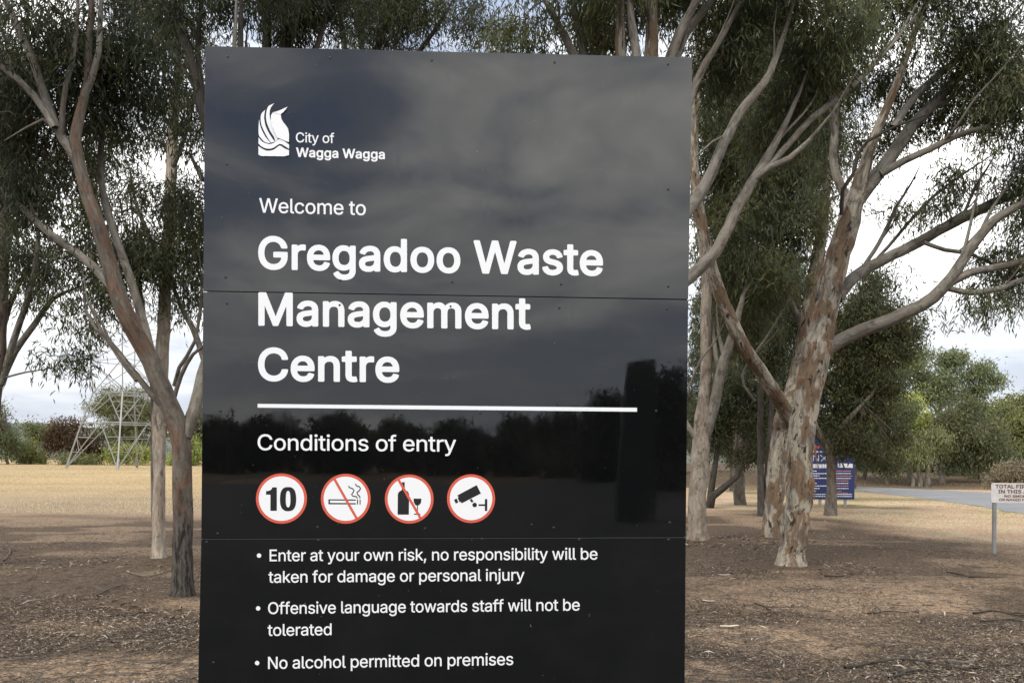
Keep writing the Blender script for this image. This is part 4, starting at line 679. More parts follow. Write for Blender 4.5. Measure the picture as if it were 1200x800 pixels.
# ------------------------------------------------------------------ transmission tower
TD = 130.; tc0 = P(150, 546, TD); tower = empty('transmission_tower', 'pale steel lattice transmission tower standing in the dry field', 'pylon', (tc0[0], tc0[1], 0))
galv = worn('tower_steel', (.32, .325, .32), .5, .5, .3, .3, .6)
def tw_c(k, R, z, cz=0):
    a = math.radians(196+90*k*1.0); return np.array((tc0[0]+R*math.cos(a), TD+R*math.sin(a), z))
def member(name, a, b, w):
    k = MB(); k.bar(a, b, w); o = k.build(name, galv, tower); o.location = -Vector(tower.location); return o
lv = [(0, 8.9), (7.1, 6.7), (11.8, 5.1), (16.8, 5.5), (21.8, 6.0), (27.0, 6.5), (32.5, 7.0)]
pts = [[tw_c(k, R, z) for k in range(4)] for z, R in lv]
for i in range(len(lv)-1):
    for k in range(4):
        j = (k+1) % 4; member('leg', pts[i][k], pts[i+1][k], .20 if i < 2 else .16)
        A, B, A2, B2 = pts[i][k], pts[i][j], pts[i+1][k], pts[i+1][j]; M_ = (A2+B2)/2
        member('strut', A2, B2, .12 if i < 2 else .08)
        if i < 2:
            member('brace', A, M_, .11); member('brace', B, M_, .11)
            for t_ in (.36, .68):
                member('brace', A+(A2-A)*t_, A+(M_-A)*t_, .09); member('brace', B+(B2-B)*t_, B+(M_-B)*t_, .09)
                member('brace', A+(A2-A)*t_, A+(M_-A)*(t_-.3), .07); member('brace', B+(B2-B)*t_, B+(M_-B)*(t_-.3), .07)
        else: member('brace', A, B2, .10); member('brace', B, A2, .10)
for i in (1, 2):
    m_ = [(pts[i][k]+pts[i][(k+1) % 4])/2 for k in range(4)]
    for k in range(4): member('brace', m_[k], m_[(k+1) % 4], .10)
for z, ln in ((33.0, 15), (41, 11)):
    for s in (-1, 1):
        for dy in (-1.6, 1.6):
            member('crossarm', (tc0[0], TD+dy, z), (tc0[0]+s*ln, TD, z+.4), .16); member('crossarm', (tc0[0], TD+dy, z+2.6), (tc0[0]+s*ln, TD, z+.4), .14)
for k in range(4): member('leg', pts[-1][k], (tc0[0], TD, 46), .17)

# ------------------------------------------------------------------ the gums around the sign
OL = (.062, .074, .042); DK = (.044, .053, .032); GR = (.088, .103, .058); YL = (.095, .10, .045)
near_tree('gum_tree', 'gum with dark rough butt and orange streaked fork just left of the black sign',
  [(213, 711, 9.2, 15), (214, 690, 9.2, 13), (214, 640, 9.2, 12.5), (214, 580, 9.2, 12.5), (214, 540, 9.2, 13), (209, 503, 9.2, 13.5), (196, 468, 9.15, 12.5), (178, 425, 9.1, 12), (158, 390, 9.0, 11), (140, 350, 8.9, 10.5), (128, 310, 8.9, 9.5), (117, 270, 8.8, 9), (103, 230, 8.8, 8.5), (92, 190, 8.8, 8.5), (88, 165, 8.8, 8), (94, 130, 8.8, 7), (102, 100, 8.8, 6.5), (104, 60, 8.8, 6), (108, 0, 8.8, 5.5), (112, -60, 8.8, 5), (125, -160, 8.8, 3)],
  [[(96, 200, 8.8, 7.5), (86, 180, 8.8, 7), (72, 160, 8.8, 6), (55, 120, 8.7, 5.5), (38, 70, 8.6, 5), (15, 20, 8.5, 4.5), (-10, -40, 8.5, 3.5), (-30, -110, 8.5, 2)],
   [(64, 150, 8.7, 5), (40, 112, 8.7, 5), (0, 78, 8.6, 4.5), (-50, 50, 8.6, 3.5), (-110, 20, 8.6, 2)],
   [(73, 168, 8.8, 4), (73, 130, 8.75, 3.6), (79, 92, 8.7, 3.4), (84, 75, 8.7, 3.3), (89, 40, 8.7, 3), (92, -10, 8.7, 2.6), (90, -80, 8.7, 1.6)],
   [(136, 342, 8.95, 6), (118, 322, 9, 6), (95, 300, 9.1, 5.5), (60, 275, 9.2, 5), (30, 248, 9.3, 4.6), (0, 222, 9.4, 4.2), (-50, 190, 9.5, 3), (-100, 150, 9.5, 1.5)],
   [(182, 436, 9.3, 7), (170, 385, 9.5, 6), (155, 335, 9.6, 5.5), (140, 290, 9.7, 5), (126, 250, 9.8, 4.5), (118, 200, 9.9, 4), (120, 140, 10, 3.5), (130, 60, 10, 3), (138, -30, 10, 2)],
   [(216, 512, 9.2, 9), (228, 480, 9.3, 8.2), (237, 440, 9.4, 7.4), (248, 400, 9.5, 6.6), (262, 330, 9.6, 6), (270, 240, 9.8, 5.5), (274, 120, 10, 5), (276, 20, 10, 4), (285, -70, 10, 2.5)],
   [(198, 485, 9.2, 4.5), (176, 460, 9.2, 4.2), (152, 430, 9.1, 3.8), (130, 402, 9.1, 3.4), (112, 385, 9.1, 3), (102, 366, 9.1, 2.4), (96, 330, 9.1, 1.6)],
   [(160, 446, 9.3, 2.6), (140, 420, 9.4, 2.4), (118, 385, 9.5, 2.1), (98, 345, 9.6, 1.4)],
   [(96, 118, 8.8, 5), (108, 92, 8.75, 4.4), (116, 60, 8.7, 3.8), (118, 10, 8.7, 3.2), (128, -60, 8.7, 2)],
   [(70, 158, 8.8, 2.6), (50, 140, 8.7, 2.2), (30, 150, 8.6, 1.6), (5, 165, 8.6, 1)]],
  [(60, 40, 9, 90, 60, .9, 1.25), (20, 130, 9.3, 60, 55, .8, 1.2), (40, 220, 9.5, 60, 45, .7, 1.3), (110, -70, 9, 130, 60, 1, .8), (150, 60, 9.6, 60, 65, .7, 1.1), (90, 300, 9.3, 30, 25, .4, .6), (110, 120, 9.6, 50, 60, .6, .9), (10, 280, 9.6, 40, 26, .5, .7)],
  bk='tan', leafcol=DK, q=.68, L=.12, Wd=.016)
near_tree('gum_tree', 'slim cream trunked gum standing behind the rough barked gum left of the sign',
  [(185, 665, 12.6, 11), (185, 650, 12.6, 9.5), (186, 600, 12.6, 8), (187, 560, 12.6, 7.6), (186, 500, 12.6, 8), (189, 440, 12.6, 8.5), (191, 400, 12.6, 8.5), (193, 360, 12.6, 8), (196, 300, 12.6, 7.5), (200, 230, 12.6, 7), (203, 150, 12.6, 6.5), (208, 80, 12.6, 6), (212, 0, 12.6, 5.5), (215, -110, 12.6, 3)],
  [[(182, 640, 12.7, 3.8), (180, 580, 12.8, 3.6), (180, 500, 12.8, 3.6), (178, 440, 12.9, 3.3), (170, 380, 13, 3), (160, 300, 13, 2.4), (150, 200, 13, 2)],
   [(252, 470, 12.4, 4.5), (240, 425, 12.3, 4), (226, 385, 12.3, 3.8), (210, 355, 12.4, 3.4), (200, 320, 12.5, 3)],
   [(203, 470, 12.5, 3), (212, 440, 12.4, 3), (226, 415, 12.3, 2.8), (242, 402, 12.2, 2.5), (262, 390, 12.2, 2)],
   [(204, 452, 12.5, 2.5), (210, 430, 12.4, 2.4), (228, 400, 12.3, 2.2), (236, 340, 12.3, 1.8), (232, 280, 12.3, 1.2)],
   [(196, 330, 12.6, 3.5), (176, 280, 12.8, 3.2), (160, 240, 13, 2.8), (150, 190, 13, 2)],
   [(201, 200, 12.6, 4), (216, 160, 12.4, 3.4), (228, 110, 12.3, 2.8), (234, 60, 12.3, 2)]],
  [(190, 250, 12.5, 50, 55, .9, 1.5), (150, 300, 12.2, 40, 50, .8, 1.5), (215, 60, 12.5, 45, 60, .9, 1.2), (205, 335, 12.5, 34, 34, .6, 1.2), (120, 260, 12.5, 40, 50, .7, 1.2), (228, 300, 12.5, 16, 60, .5, 1.1), (130, 345, 12.3, 28, 18, .4, 1.0), (185, 130, 13, 22, 34, .5, .8), (155, 165, 13, 26, 34, .6, .55), (120, 160, 13, 28, 60, .6, 1.0), (180, -50, 12.5, 80, 60, 1, .8), (175, 20, 12.5, 40, 50, 1, .8)],
  bk='pale', leafcol=OL, q=.72)
near_tree('gum_tree', 'many branched gum at the far left edge of the picture',
  [(-34, 662, 12, 15), (-30, 600, 12, 12), (-22, 540, 12, 11), (-12, 480, 12, 11), (-5, 440, 12, 10), (0, 380, 12, 8.5), (2, 320, 12, 8), (6, 260, 12, 7.5), (4, 180, 12, 6.5), (0, 80, 12, 5.5), (-10, -30, 12, 4), (-20, -120, 12, 2)],
  [[(2, 450, 12, 4.6), (16, 400, 11.9, 4.2), (33, 350, 11.8, 3.8), (43, 300, 11.7, 3.4), (46, 240, 11.6, 3), (52, 180, 11.6, 2)],
   [(-2, 455, 12, 4.6), (18, 412, 12.1, 4.2), (42, 378, 12.2, 3.7), (62, 350, 12.3, 3.2), (88, 338, 12.4, 2.6), (112, 330, 12.4, 1.6)],
   [(0, 400, 12.1, 3.8), (14, 350, 12.2, 3.4), (32, 318, 12.3, 2.8), (55, 300, 12.3, 2)],
   [(-4, 445, 12, 1.4), (30, 436, 11.9, 1.2), (56, 432, 11.9, 1.0), (78, 425, 11.9, .8)]],
  [(30, 290, 12, 55, 40, .9, 1.6), (78, 330, 11.7, 42, 30, .6, 1.4), (88, 411, 12, 26, 9, .3, .9), (64, 418, 12, 24, 10, .3, .8), (20, 350, 12.2, 26, 16, .4, .5), (92, 372, 11.8, 26, 18, .4, .8), (0, 200, 12.5, 60, 60, 1, 1.3), (80, 205, 12.8, 40, 50, .8, 1.2), (0, 60, 12.5, 60, 80, 1, 1.0), (105, 424, 12, 10, 8, .2, .9)],
  bk='mid', leafcol=OL, q=.75)
near_tree('gum_tree', 'dark limbed gum leaning out from behind the upper left corner of the sign',
  [(285, 670, 11, 14), (283, 600, 11, 11.5), (280, 500, 11, 11), (272, 330, 11, 10), (252, 190, 11, 9.5), (237, 125, 11, 9), (222, 65, 11, 9), (206, 20, 11, 8.5), (198, -40, 11, 7), (196, -120, 11, 3)],
  [[(243, 140, 11, 5), (232, 108, 11, 4), (210, 72, 11, 3), (200, 50, 10.9, 2)], [(270, 280, 11, 6), (280, 130, 10.8, 5.5), (282, 40, 10.7, 5), (284, -40, 10.7, 3.5)],
   [(240, 125, 11, 4), (232, 60, 11.2, 3.4), (236, 10, 11.3, 3), (240, -50, 11.3, 2)], [(256, 210, 11, 3.6), (238, 210, 11.1, 3.2), (222, 180, 11.2, 2.4), (205, 170, 11.3, 1.5)]],
  [(262, 20, 11, 32, 45, .8, 1.3), (215, 0, 11, 50, 60, .8, 1.1), (222, 140, 11.5, 22, 50, .5, .8), (290, -60, 11, 90, 50, 1, 1.0), (222, 230, 11.5, 22, 40, .5, .9)],
  bk='dark', lbk='dark', leafcol=DK, q=.8)
near_tree('gum_tree', 'pair stemmed dark gum rising behind the top left of the sign',
  [(322, 650, 13.2, 15), (320, 600, 13.2, 13), (318, 400, 13.2, 12), (314, 200, 13.2, 10), (313, 60, 13.2, 9), (312, -10, 13.2, 8.5), (305, -120, 13.2, 3)],
  [[(318, 280, 13.2, 8), (328, 140, 13, 6.5), (332, 60, 13, 6), (336, 0, 13, 5.5), (345, -80, 13, 3)], [(325, 200, 13.2, 5), (338, 80, 13.4, 3.5), (342, 30, 13.5, 3), (338, -20, 13.5, 2.5), (330, -80, 13.5, 1.5)],
   [(320, 180, 13, 5), (360, 90, 12.8, 4), (376, 40, 12.8, 3.4), (392, -20, 12.8, 2.8), (410, -90, 12.8, 1.5)]],
  [(350, 15, 13, 45, 36, .9, 1.5), (385, -20, 13, 70, 45, .9, 1.3), (318, -30, 12.8, 30, 45, .9, 1.2), (395, 40, 13, 30, 14, .6, 1.0)],
  bk='dark', lbk='dark', leafcol=DK, q=.8)
near_tree('gum_tree', 'thin forked gum whose crown shows over the middle of the sign top',
  [(418, 650, 15, 12), (418, 560, 15, 10), (415, 400, 15, 9), (410, 200, 15, 8), (404, 60, 15, 6), (398, 10, 15, 5.5), (392, -80, 15, 3)],
  [[(412, 220, 15, 6), (430, 110, 15, 5), (444, 50, 15, 4.4), (462, 0, 15, 3.8), (480, -70, 15, 2)], [(410, 180, 15, 5), (460, 100, 14.6, 4), (490, 62, 14.5, 3.4), (520, 20, 14.5, 2.6), (545, -30, 14.5, 1.6)], [(412, 120, 15, 4), (424, 60, 15.2, 3.3), (420, 10, 15.2, 3), (426, -50, 15.2, 2)]],
  [(440, 0, 15, 50, 42, .9, 1.2), (500, 10, 14.6, 48, 42, .9, .9), (425, 40, 15, 30, 20, .8, .9), (560, 20, 14.5, 36, 36, .8, .8), (500, -50, 14.6, 100, 30, .9, .8), (470, 45, 15, 30, 14, .6, .6)],
  bk='dark', lbk='dark', leafcol=OL, q=1.0)
near_tree('gum_tree', 'large many stemmed gum hidden behind the sign with limbs fanning out above its right corner',
  [(752, 706, 9.4, 31), (752, 640, 9.4, 27), (750, 500, 9.4, 26), (748, 380, 9.4, 26), (742, 260, 9.4, 22), (732, 160, 9.4, 14), (728, 65, 9.4, 11), (727, 0, 9.4, 10), (722, -90, 9.4, 6)],
  [[(745, 260, 9.4, 13), (748, 150, 9.3, 8), (746, 66, 9.2, 6.5), (741, 30, 9.2, 6), (738, -5, 9.2, 5.5), (742, -80, 9.2, 3)],
   [(752, 270, 9.5, 15), (760, 150, 9.6, 12), (763, 65, 9.6, 10), (765, 0, 9.6, 9), (775, -80, 9.6, 5)],
   [(756, 280, 9.5, 14), (775, 150, 9.6, 10), (786, 66, 9.6, 8), (803, 25, 9.6, 7.5), (822, -10, 9.6, 7), (850, -80, 9.6, 4)],
   [(772, 170, 9.7, 8), (795, 60, 9.8, 6), (812, 28, 9.8, 6), (845, -12, 9.8, 5.5), (880, -60, 9.8, 3)],
   [(740, 260, 9.5, 9), (705, 140, 9.6, 7), (674, 68, 9.6, 6), (655, 30, 9.6, 5.5), (638, 0, 9.6, 5), (610, -50, 9.6, 3)],
   [(738, 250, 9.6, 8), (705, 120, 9.8, 6), (684, 64, 9.8, 5.5), (674, 20, 9.8, 5.2), (669, -10, 9.8, 5), (660, -70, 9.8, 3)],
   [(768, 300, 9.5, 8), (790, 180, 9.7, 6.5), (818, 92, 9.8, 5.5), (842, 50, 9.8, 5.2), (866, 5, 9.8, 4.8), (890, -50, 9.8, 3)],
   [(765, 370, 9.5, 11), (790, 340, 9.6, 9.5), (815, 318, 9.7, 8.5), (840, 293, 9.8, 8), (860, 252, 10, 7.5), (880, 215, 10.1, 6.5), (900, 182, 10.2, 6), (918, 150, 10.3, 5), (936, 110, 10.4, 4), (955, 60, 10.4, 2.5)],
   [(884, 210, 10.1, 4), (903, 196, 10, 4.2), (926, 185, 9.9, 3.8), (948, 165, 9.9, 2.8), (985, 120, 9.9, 2.2)],
   [(765, 320, 9.5, 10), (795, 262, 9.6, 9.5), (818, 230, 9.7, 8.5), (835, 200, 9.7, 7.5), (848, 168, 9.7, 6.5), (872, 125, 9.8, 6), (895, 98, 9.8, 5.5), (912, 60, 9.9, 5), (928, 10, 9.9, 4), (950, -50, 9.9, 2.5)],
   [(815, 184, 9.7, 1.2), (835, 166, 9.6, 1.4), (850, 158, 9.7, 1.6), (862, 140, 9.8, 1.8)],
   [(890, 205, 10.1, 4.5), (925, 168, 10.4, 4.2), (950, 140, 10.5, 4.4), (985, 112, 10.7, 4.6), (1012, 88, 10.9, 4.6), (1045, 52, 11, 4), (1080, 10, 11, 2.8)]],
  [(690, -20, 9.6, 90, 60, 1, .8), (640, 30, 9.8, 35, 30, .7, .9), (705, 30, 10.5, 24, 38, .5, 1.2), (850, 60, 10.6, 42, 60, .8, 1.0), (860, -50, 10, 120, 60, 1, 1.1), (905, 140, 11.4, 40, 45, .7, 1.0), (960, 30, 10.5, 60, 50, .9, 1.0), (600, 40, 10, 30, 18, .5, .9), (940, 90, 11, 40, 40, .7, .8), (780, -30, 10.2, 60, 40, .8, .9)],
  bk='gum', leafcol=GR, q=1.0, L=.125)
near_tree('gum_tree', 'pale smooth twin stemmed gum immediately right of the sign',
  [(818, 638, 16.3, 15), (818, 620, 16.3, 12.5), (818, 590, 16.3, 12), (820, 550, 16.3, 11.5), (822, 505, 16.3, 10.5), (825, 470, 16.3, 8), (827, 430, 16.3, 7.5), (827, 380, 16.3, 7), (828, 330, 16.3, 6.5), (822, 270, 16.3, 6), (815, 190, 16.3, 5), (820, 100, 16.3, 4), (830, 0, 16.3, 2.5)],
  [[(824, 518, 16.3, 8.5), (838, 470, 16.2, 7.5), (845, 432, 16.1, 6.8), (856, 400, 16, 6), (866, 366, 16.3, 4.4), (878, 320, 16.6, 3), (886, 280, 16.8, 1.6)],
   [(818, 515, 16.3, 5), (806, 500, 16.4, 4.5), (796, 480, 16.5, 4), (780, 430, 16.6, 3)],
   [(850, 425, 16.1, 3), (842, 390, 16.3, 2.2), (840, 370, 16.5, 1.4)],
   [(808, 452, 16.2, 1.6), (822, 420, 16, 1.5), (838, 400, 15.9, 1.4), (852, 372, 15.9, 1)]],
  [(850, 260, 17, 50, 70, 1.2, 1.5), (830, 140, 17, 40, 70, 1.1, 1.2), (895, 300, 17, 50, 60, 1.1, 1.9), (860, 370, 18, 45, 40, 1.1, 1.6), (880, 170, 17, 50, 60, 1.1, 1.8), (840, 210, 17.5, 34, 50, 1, 1.4)],
  bk='cream', leafcol=(.085, .099, .056), q=1.0, L=.14, Wd=.02)
near_tree('gum_tree', 'gum with peeling orange bark standing half behind the big right hand gum',
  [(905, 630, 17.3, 14), (906, 612, 17.3, 12.5), (909, 570, 17.3, 12), (914, 520, 17.3, 12), (922, 482, 17.3, 12.5), (932, 450, 17.3, 11.5), (942, 400, 17.3, 10.5), (952, 340, 17.3, 9.5), (960, 290, 17.3, 8), (968, 230, 17.3, 6.5), (972, 150, 17.3, 5), (968, 60, 17.3, 3)],
  [[(930, 505, 17.3, 9), (923, 486, 17.0, 9.8), (911, 464, 16.7, 9.6), (893, 438, 16.4, 9.2), (872, 405, 16.0, 8.8), (852, 365, 15.8, 8.4), (838, 330, 15.6, 8.2), (828, 290, 15.4, 7.8), (820, 250, 15.3, 7.4), (813, 200, 15.2, 7), (812, 130, 15.2, 6.4), (818, 40, 15.2, 5), (822, -60, 15.2, 3)],
   [(945, 390, 17.3, 5), (920, 340, 17.4, 4), (905, 290, 17.5, 3.4), (898, 230, 17.5, 2.6), (905, 150, 17.5, 1.8)],
   [(885, 470, 17, 1.8), (870, 440, 17, 1.6), (900, 392, 16.9, 1.5), (940, 330, 16.8, 1.3), (985, 300, 16.6, 1.0)]],
  [(925, 240, 17.5, 45, 60, 1.1, 1.9), (905, 90, 17.5, 55, 60, 1.1, 1.6), (945, 170, 18, 40, 60, 1.1, 1.3), (925, 310, 18, 40, 34, 1, 1.6), (870, 20, 17.5, 60, 50, 1, 1.0), (985, 150, 17.5, 30, 50, .9, .5)],
  bk='gum', leafcol=(.086, .100, .057), q=1.0, L=.14, Wd=.02)
big = near_tree('gum_tree', 'big pale gum with peeling orange and brown bark and long limbs reaching right',
  [(926, 667, 12.4, 18), (929, 645, 12.4, 16), (934, 600, 12.4, 16), (937, 560, 12.4, 16.5), (939, 520, 12.4, 17), (944, 480, 12.4, 18), (951, 440, 12.4, 18.5), (960, 400, 12.4, 17), (968, 360, 12.4, 15.5), (976, 320, 12.4, 15), (986, 285, 12.4, 15), (998, 245, 12.4, 14.5), (1006, 222, 12.4, 12), (1014, 195, 12.3, 9), (1023, 165, 12.2, 8), (1040, 125, 12.1, 7), (1052, 95, 12, 6), (1068, 50, 12, 5.5), (1085, 0, 12, 4.5), (1100, -70, 12, 2.5)],
  [[(958, 418, 12.4, 10), (975, 404, 12.4, 9.5), (1010, 387, 12.2, 9), (1045, 374, 12.1, 9), (1080, 358, 12, 8.5), (1105, 338, 12, 8), (1125, 310, 12, 7.2), (1143, 283, 12, 6.4), (1165, 258, 12, 6), (1200, 238, 12, 5.5), (1250, 212, 12, 4.5), (1310, 180, 12, 3)],
   [(1102, 338, 12, 6), (1135, 320, 12, 5.2), (1175, 312, 12, 4.8), (1205, 304, 12, 4.4), (1260, 285, 12, 3), (1320, 270, 12, 2)],
   [(1112, 338, 12, 4), (1140, 343, 12, 4), (1175, 337, 12, 4), (1200, 326, 12, 3.5), (1240, 318, 12, 2.5)],
   [(980, 350, 12.4, 8), (1000, 326, 12.6, 8), (1030, 307, 12.8, 7.5), (1065, 290, 13, 7.2), (1100, 270, 13, 6.8), (1140, 250, 13, 6.5), (1175, 233, 13, 6), (1205, 222, 13, 5.5), (1260, 200, 13, 4), (1320, 180, 13, 2.5)],
   [(1082, 284, 12.9, 3), (1108, 293, 12.9, 2.8), (1138, 298, 12.8, 2.6), (1165, 310, 12.8, 2.2), (1190, 316, 12.7, 1.6)],
   [(1002, 238, 12.4, 11), (1028, 205, 12.5, 9.5), (1050, 176, 12.5, 8.5), (1070, 146, 12.6, 7.5), (1095, 121, 12.6, 7), (1125, 88, 12.7, 6), (1150, 70, 12.7, 4.5), (1190, 45, 12.7, 3.5), (1240, 20, 12.7, 2)],
   [(1032, 204, 12.4, 5), (1060, 188, 12.3, 4.8), (1090, 175, 12.2, 4.4), (1120, 160, 12.1, 4), (1155, 149, 12, 3), (1190, 140, 12, 2.2), (1230, 125, 12, 1.6)],
   [(996, 240, 12.5, 6), (984, 215, 12.6, 5.8), (977, 190, 12.7, 5.2), (979, 150, 12.8, 5), (981, 100, 12.8, 4.2), (984, 40, 12.8, 3.2), (990, -30, 12.8, 2)],
   [(986, 252, 12.2, 2.6), (988, 222, 12.1, 2.6), (1000, 204, 12.1, 2.5), (1005, 182, 12.1, 2.3), (1016, 166, 12.1, 2.1), (1050, 148, 12, 1.9), (1085, 135, 12, 1.6), (1112, 120, 12, 1.2)],
   [(1000, 330, 12.7, 3), (1030, 285, 12.9, 2.8), (1052, 240, 13, 2.6), (1068, 215, 13, 2.2), (1080, 190, 13, 1.8)],
   [(1010, 322, 12.8, 2.4), (1040, 290, 13, 2.3), (1070, 255, 13.1, 2.2), (1100, 225, 13.2, 1.9), (1150, 190, 13.2, 1.5), (1190, 165, 13.2, 1)],
   [(1128, 255, 13, 2), (1142, 222, 13, 1.9), (1158, 195, 13, 1.6), (1172, 172, 13, 1.1)],
   [(1046, 150, 12.2, 5), (1075, 110, 12.4, 4.5), (1110, 80, 12.6, 4.2), (1130, 60, 12.7, 4), (1165, 25, 12.8, 3), (1200, -10, 12.8, 2)]],
  [(1080, 20, 12, 110, 42, 1, 1.35), (1160, 60, 12.3, 60, 45, .9, 1.2), (1185, 110, 12, 40, 45, .8, 1.3), (1020, 60, 13, 50, 45, .9, 1.2), (970, 100, 13.5, 30, 60, .8, 1.1), (1110, 130, 13, 40, 22, .6, .9), (1165, 165, 12, 30, 18, .5, .9), (1112, 188, 13, 14, 12, .3, 1.0), (1062, 245, 13, 34, 15, .4, 1.0), (1105, 235, 13, 20, 12, .4, 1.2), (1020, 225, 13, 20, 16, .4, .6),
   (1165, 300, 12.4, 38, 24, .5, .9), (1190, 330, 12.4, 30, 22, .5, .9), (1140, 340, 12, 30, 10, .4, .9), (1100, 368, 12, 22, 7, .3, .8), (1190, 205, 12.6, 16, 16, .4, .8), (1040, 165, 13.4, 44, 30, .7, .7), (1075, 105, 13.6, 44, 34, .7, .8), (1130, 205, 13.2, 34, 16, .5, .7), (1055, 320, 13.4, 22, 8, .3, .5), (1250, 200, 12, 70, 110, 1.2, .9), (1100, -60, 12, 180, 50, 1.2, .8), (960, 210, 13.5, 22, 60, .6, 1.0), (1170, 357, 12, 26, 8, .3, .7)],
  bk='gum', leafcol=(.084, .098, .057), q=1.0, L=.13, dead=(8,), sub_=2)
# long bark ribbons hanging off the peeling trunks
def ribbons(root, spine, n, seed):
    r_ = np.random.default_rng(seed); bx = np.array(root.location)
    for i in range(n):
        px, py, d, rp = spine[r_.integers(0, len(spine))]; s = r_.choice((-1, 1)); c = P(px+s*rp*r_.uniform(.3, .95), py, d-rp*d/F*.75)
        ln = r_.uniform(.12, .42); w = r_.uniform(.008, .022); m = 7; q = np.linspace(0, 1, m)
        x = c[0]+s*.05*q**2*r_.uniform(.2, 1.4)+.01*np.sin(q*9); z = c[2]-ln*q; y = c[1]-.03*q-.02*np.sin(q*5)
        V = []; 
        for k in range(m):
            ww = w*(1-.8*q[k]); V += [(x[k]-ww, y[k], z[k]), (x[k]+ww, y[k]-.004, z[k]), (x[k]+ww, y[k]+.002, z[k]), (x[k]-ww, y[k]+.006, z[k])]
        Qs = [(4*k+a, 4*k+b_, 4*k+4+b_, 4*k+4+a) for k in range(m-1) for a, b_ in ((0, 1), (1, 2), (2, 3), (3, 0))]
        mesh_np('bark_strip', V, Qs, STRIP, root, loc=bx)
STRIP = worn('bark_strip', (.24, .135, .08), .85, .2, 0, .8, 14)
ribbons(big, [(934, 600, 12.4, 16), (937, 560, 12.4, 16.5), (939, 520, 12.4, 17), (944, 480, 12.4, 18), (951, 440, 12.4, 18.5), (960, 400, 12.4, 17), (968, 360, 12.4, 15.5), (976, 320, 12.4, 15)], 34, 5)

# ------------------------------------------------------------------ middle distance and background trees
def far_tree(name, label, px, py, d, crown, stems, col, bk='dark', Lf=None, q=1.0, group=None, open_=.30, droop=.7, wild=.35):
    """crown: list of (px, py, rx, ry) ellipses in photo pixels at depth d; stems: list of [(px, py, r), ...]"""
    base = P(px, py, d); base[2] = float(ground_h(base[0], base[1]))-.03
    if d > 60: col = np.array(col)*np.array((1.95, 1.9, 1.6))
    root = empty(name, label, 'shrub' if 'shrub' in name else 'tree', tuple(base), group); pool = []
    L = Lf or 5.2*d/F; cs = []
    for i, st in enumerate(stems):
        w = [(*P(x, y, d+(rng.uniform(-.5, .5) if k else 0)), r*d/F) for k, (x, y, r) in enumerate(st)]
        if i == 0 or abs(st[0][1]-py) < 4: w[0] = (w[0][0], w[0][1], base[2]-.05, w[0][3]*1.25)
        c = catmull(w, .5); c[:, 3] = np.maximum(c[:, 3], .01); c[1:-1, :3] += rng.normal(size=(len(c)-2, 3))*.02*d/20
        a = Acc(); a.tube(c[:, :3], c[:, 3], 8, .06, i*1.3); a.build('trunk' if i == 0 else 'limb', BK[bk], root, loc=base); pool.append(c[len(c)//3:, :3])
    for (cx_, cy_, rx, ry) in crown:
        cc = P(cx_, cy_, d); s = d/F; dz = min(rx, ry*1.4)*s
        nl = max(4, int(rx*ry/ (30 if rx*ry > 300 else 18)))
        p = rng.normal(size=(nl, 3)); p /= np.linalg.norm(p, axis=1)[:, None]; p *= rng.random((nl, 1))**.33
        lobes = cc+p*np.array((rx*s, dz, ry*s))*.9
        lr = max(.25, .17*math.sqrt(rx*ry)*s)*rng.uniform(.6, 1.35, nl)
        per = max(3, int(7*q)); e = rng.normal(size=(nl*per, 3)); e /= np.linalg.norm(e, axis=1)[:, None]; e *= rng.random((nl*per, 1))**.5
        cs.append(np.repeat(lobes, per, 0)+e*np.repeat(lr, per)[:, None]*np.array((1, 1, .75)))
    cs = np.vstack(cs); pool = np.vstack(pool) if pool else base[None]
    tw = Acc()
    for e in cs[rng.random(len(cs)) < min(1, 160/len(cs))]:
        s = pool[np.argmin(np.sum((pool-e)**2, 1))]; ln = np.linalg.norm(e-s); m = (s+e)/2+np.array((0, 0, .1*ln)); tt = np.linspace(0, 1, 4)[:, None]
        tw.tube((1-tt)**2*s+2*tt*(1-tt)*m+tt*tt*e, np.linspace(.008*ln+.0009*d, .0004*d, 4), 3)
    if tw.n: tag(tw.build('twigs', BK[bk if bk != 'gum' else 'limb'], root, loc=base), kind='stuff')
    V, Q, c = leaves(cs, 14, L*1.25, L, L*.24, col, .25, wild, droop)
    tag(mesh_np('crown', V, Q, LEAF, root, col=c, smooth=False, loc=base), kind='stuff'); return root
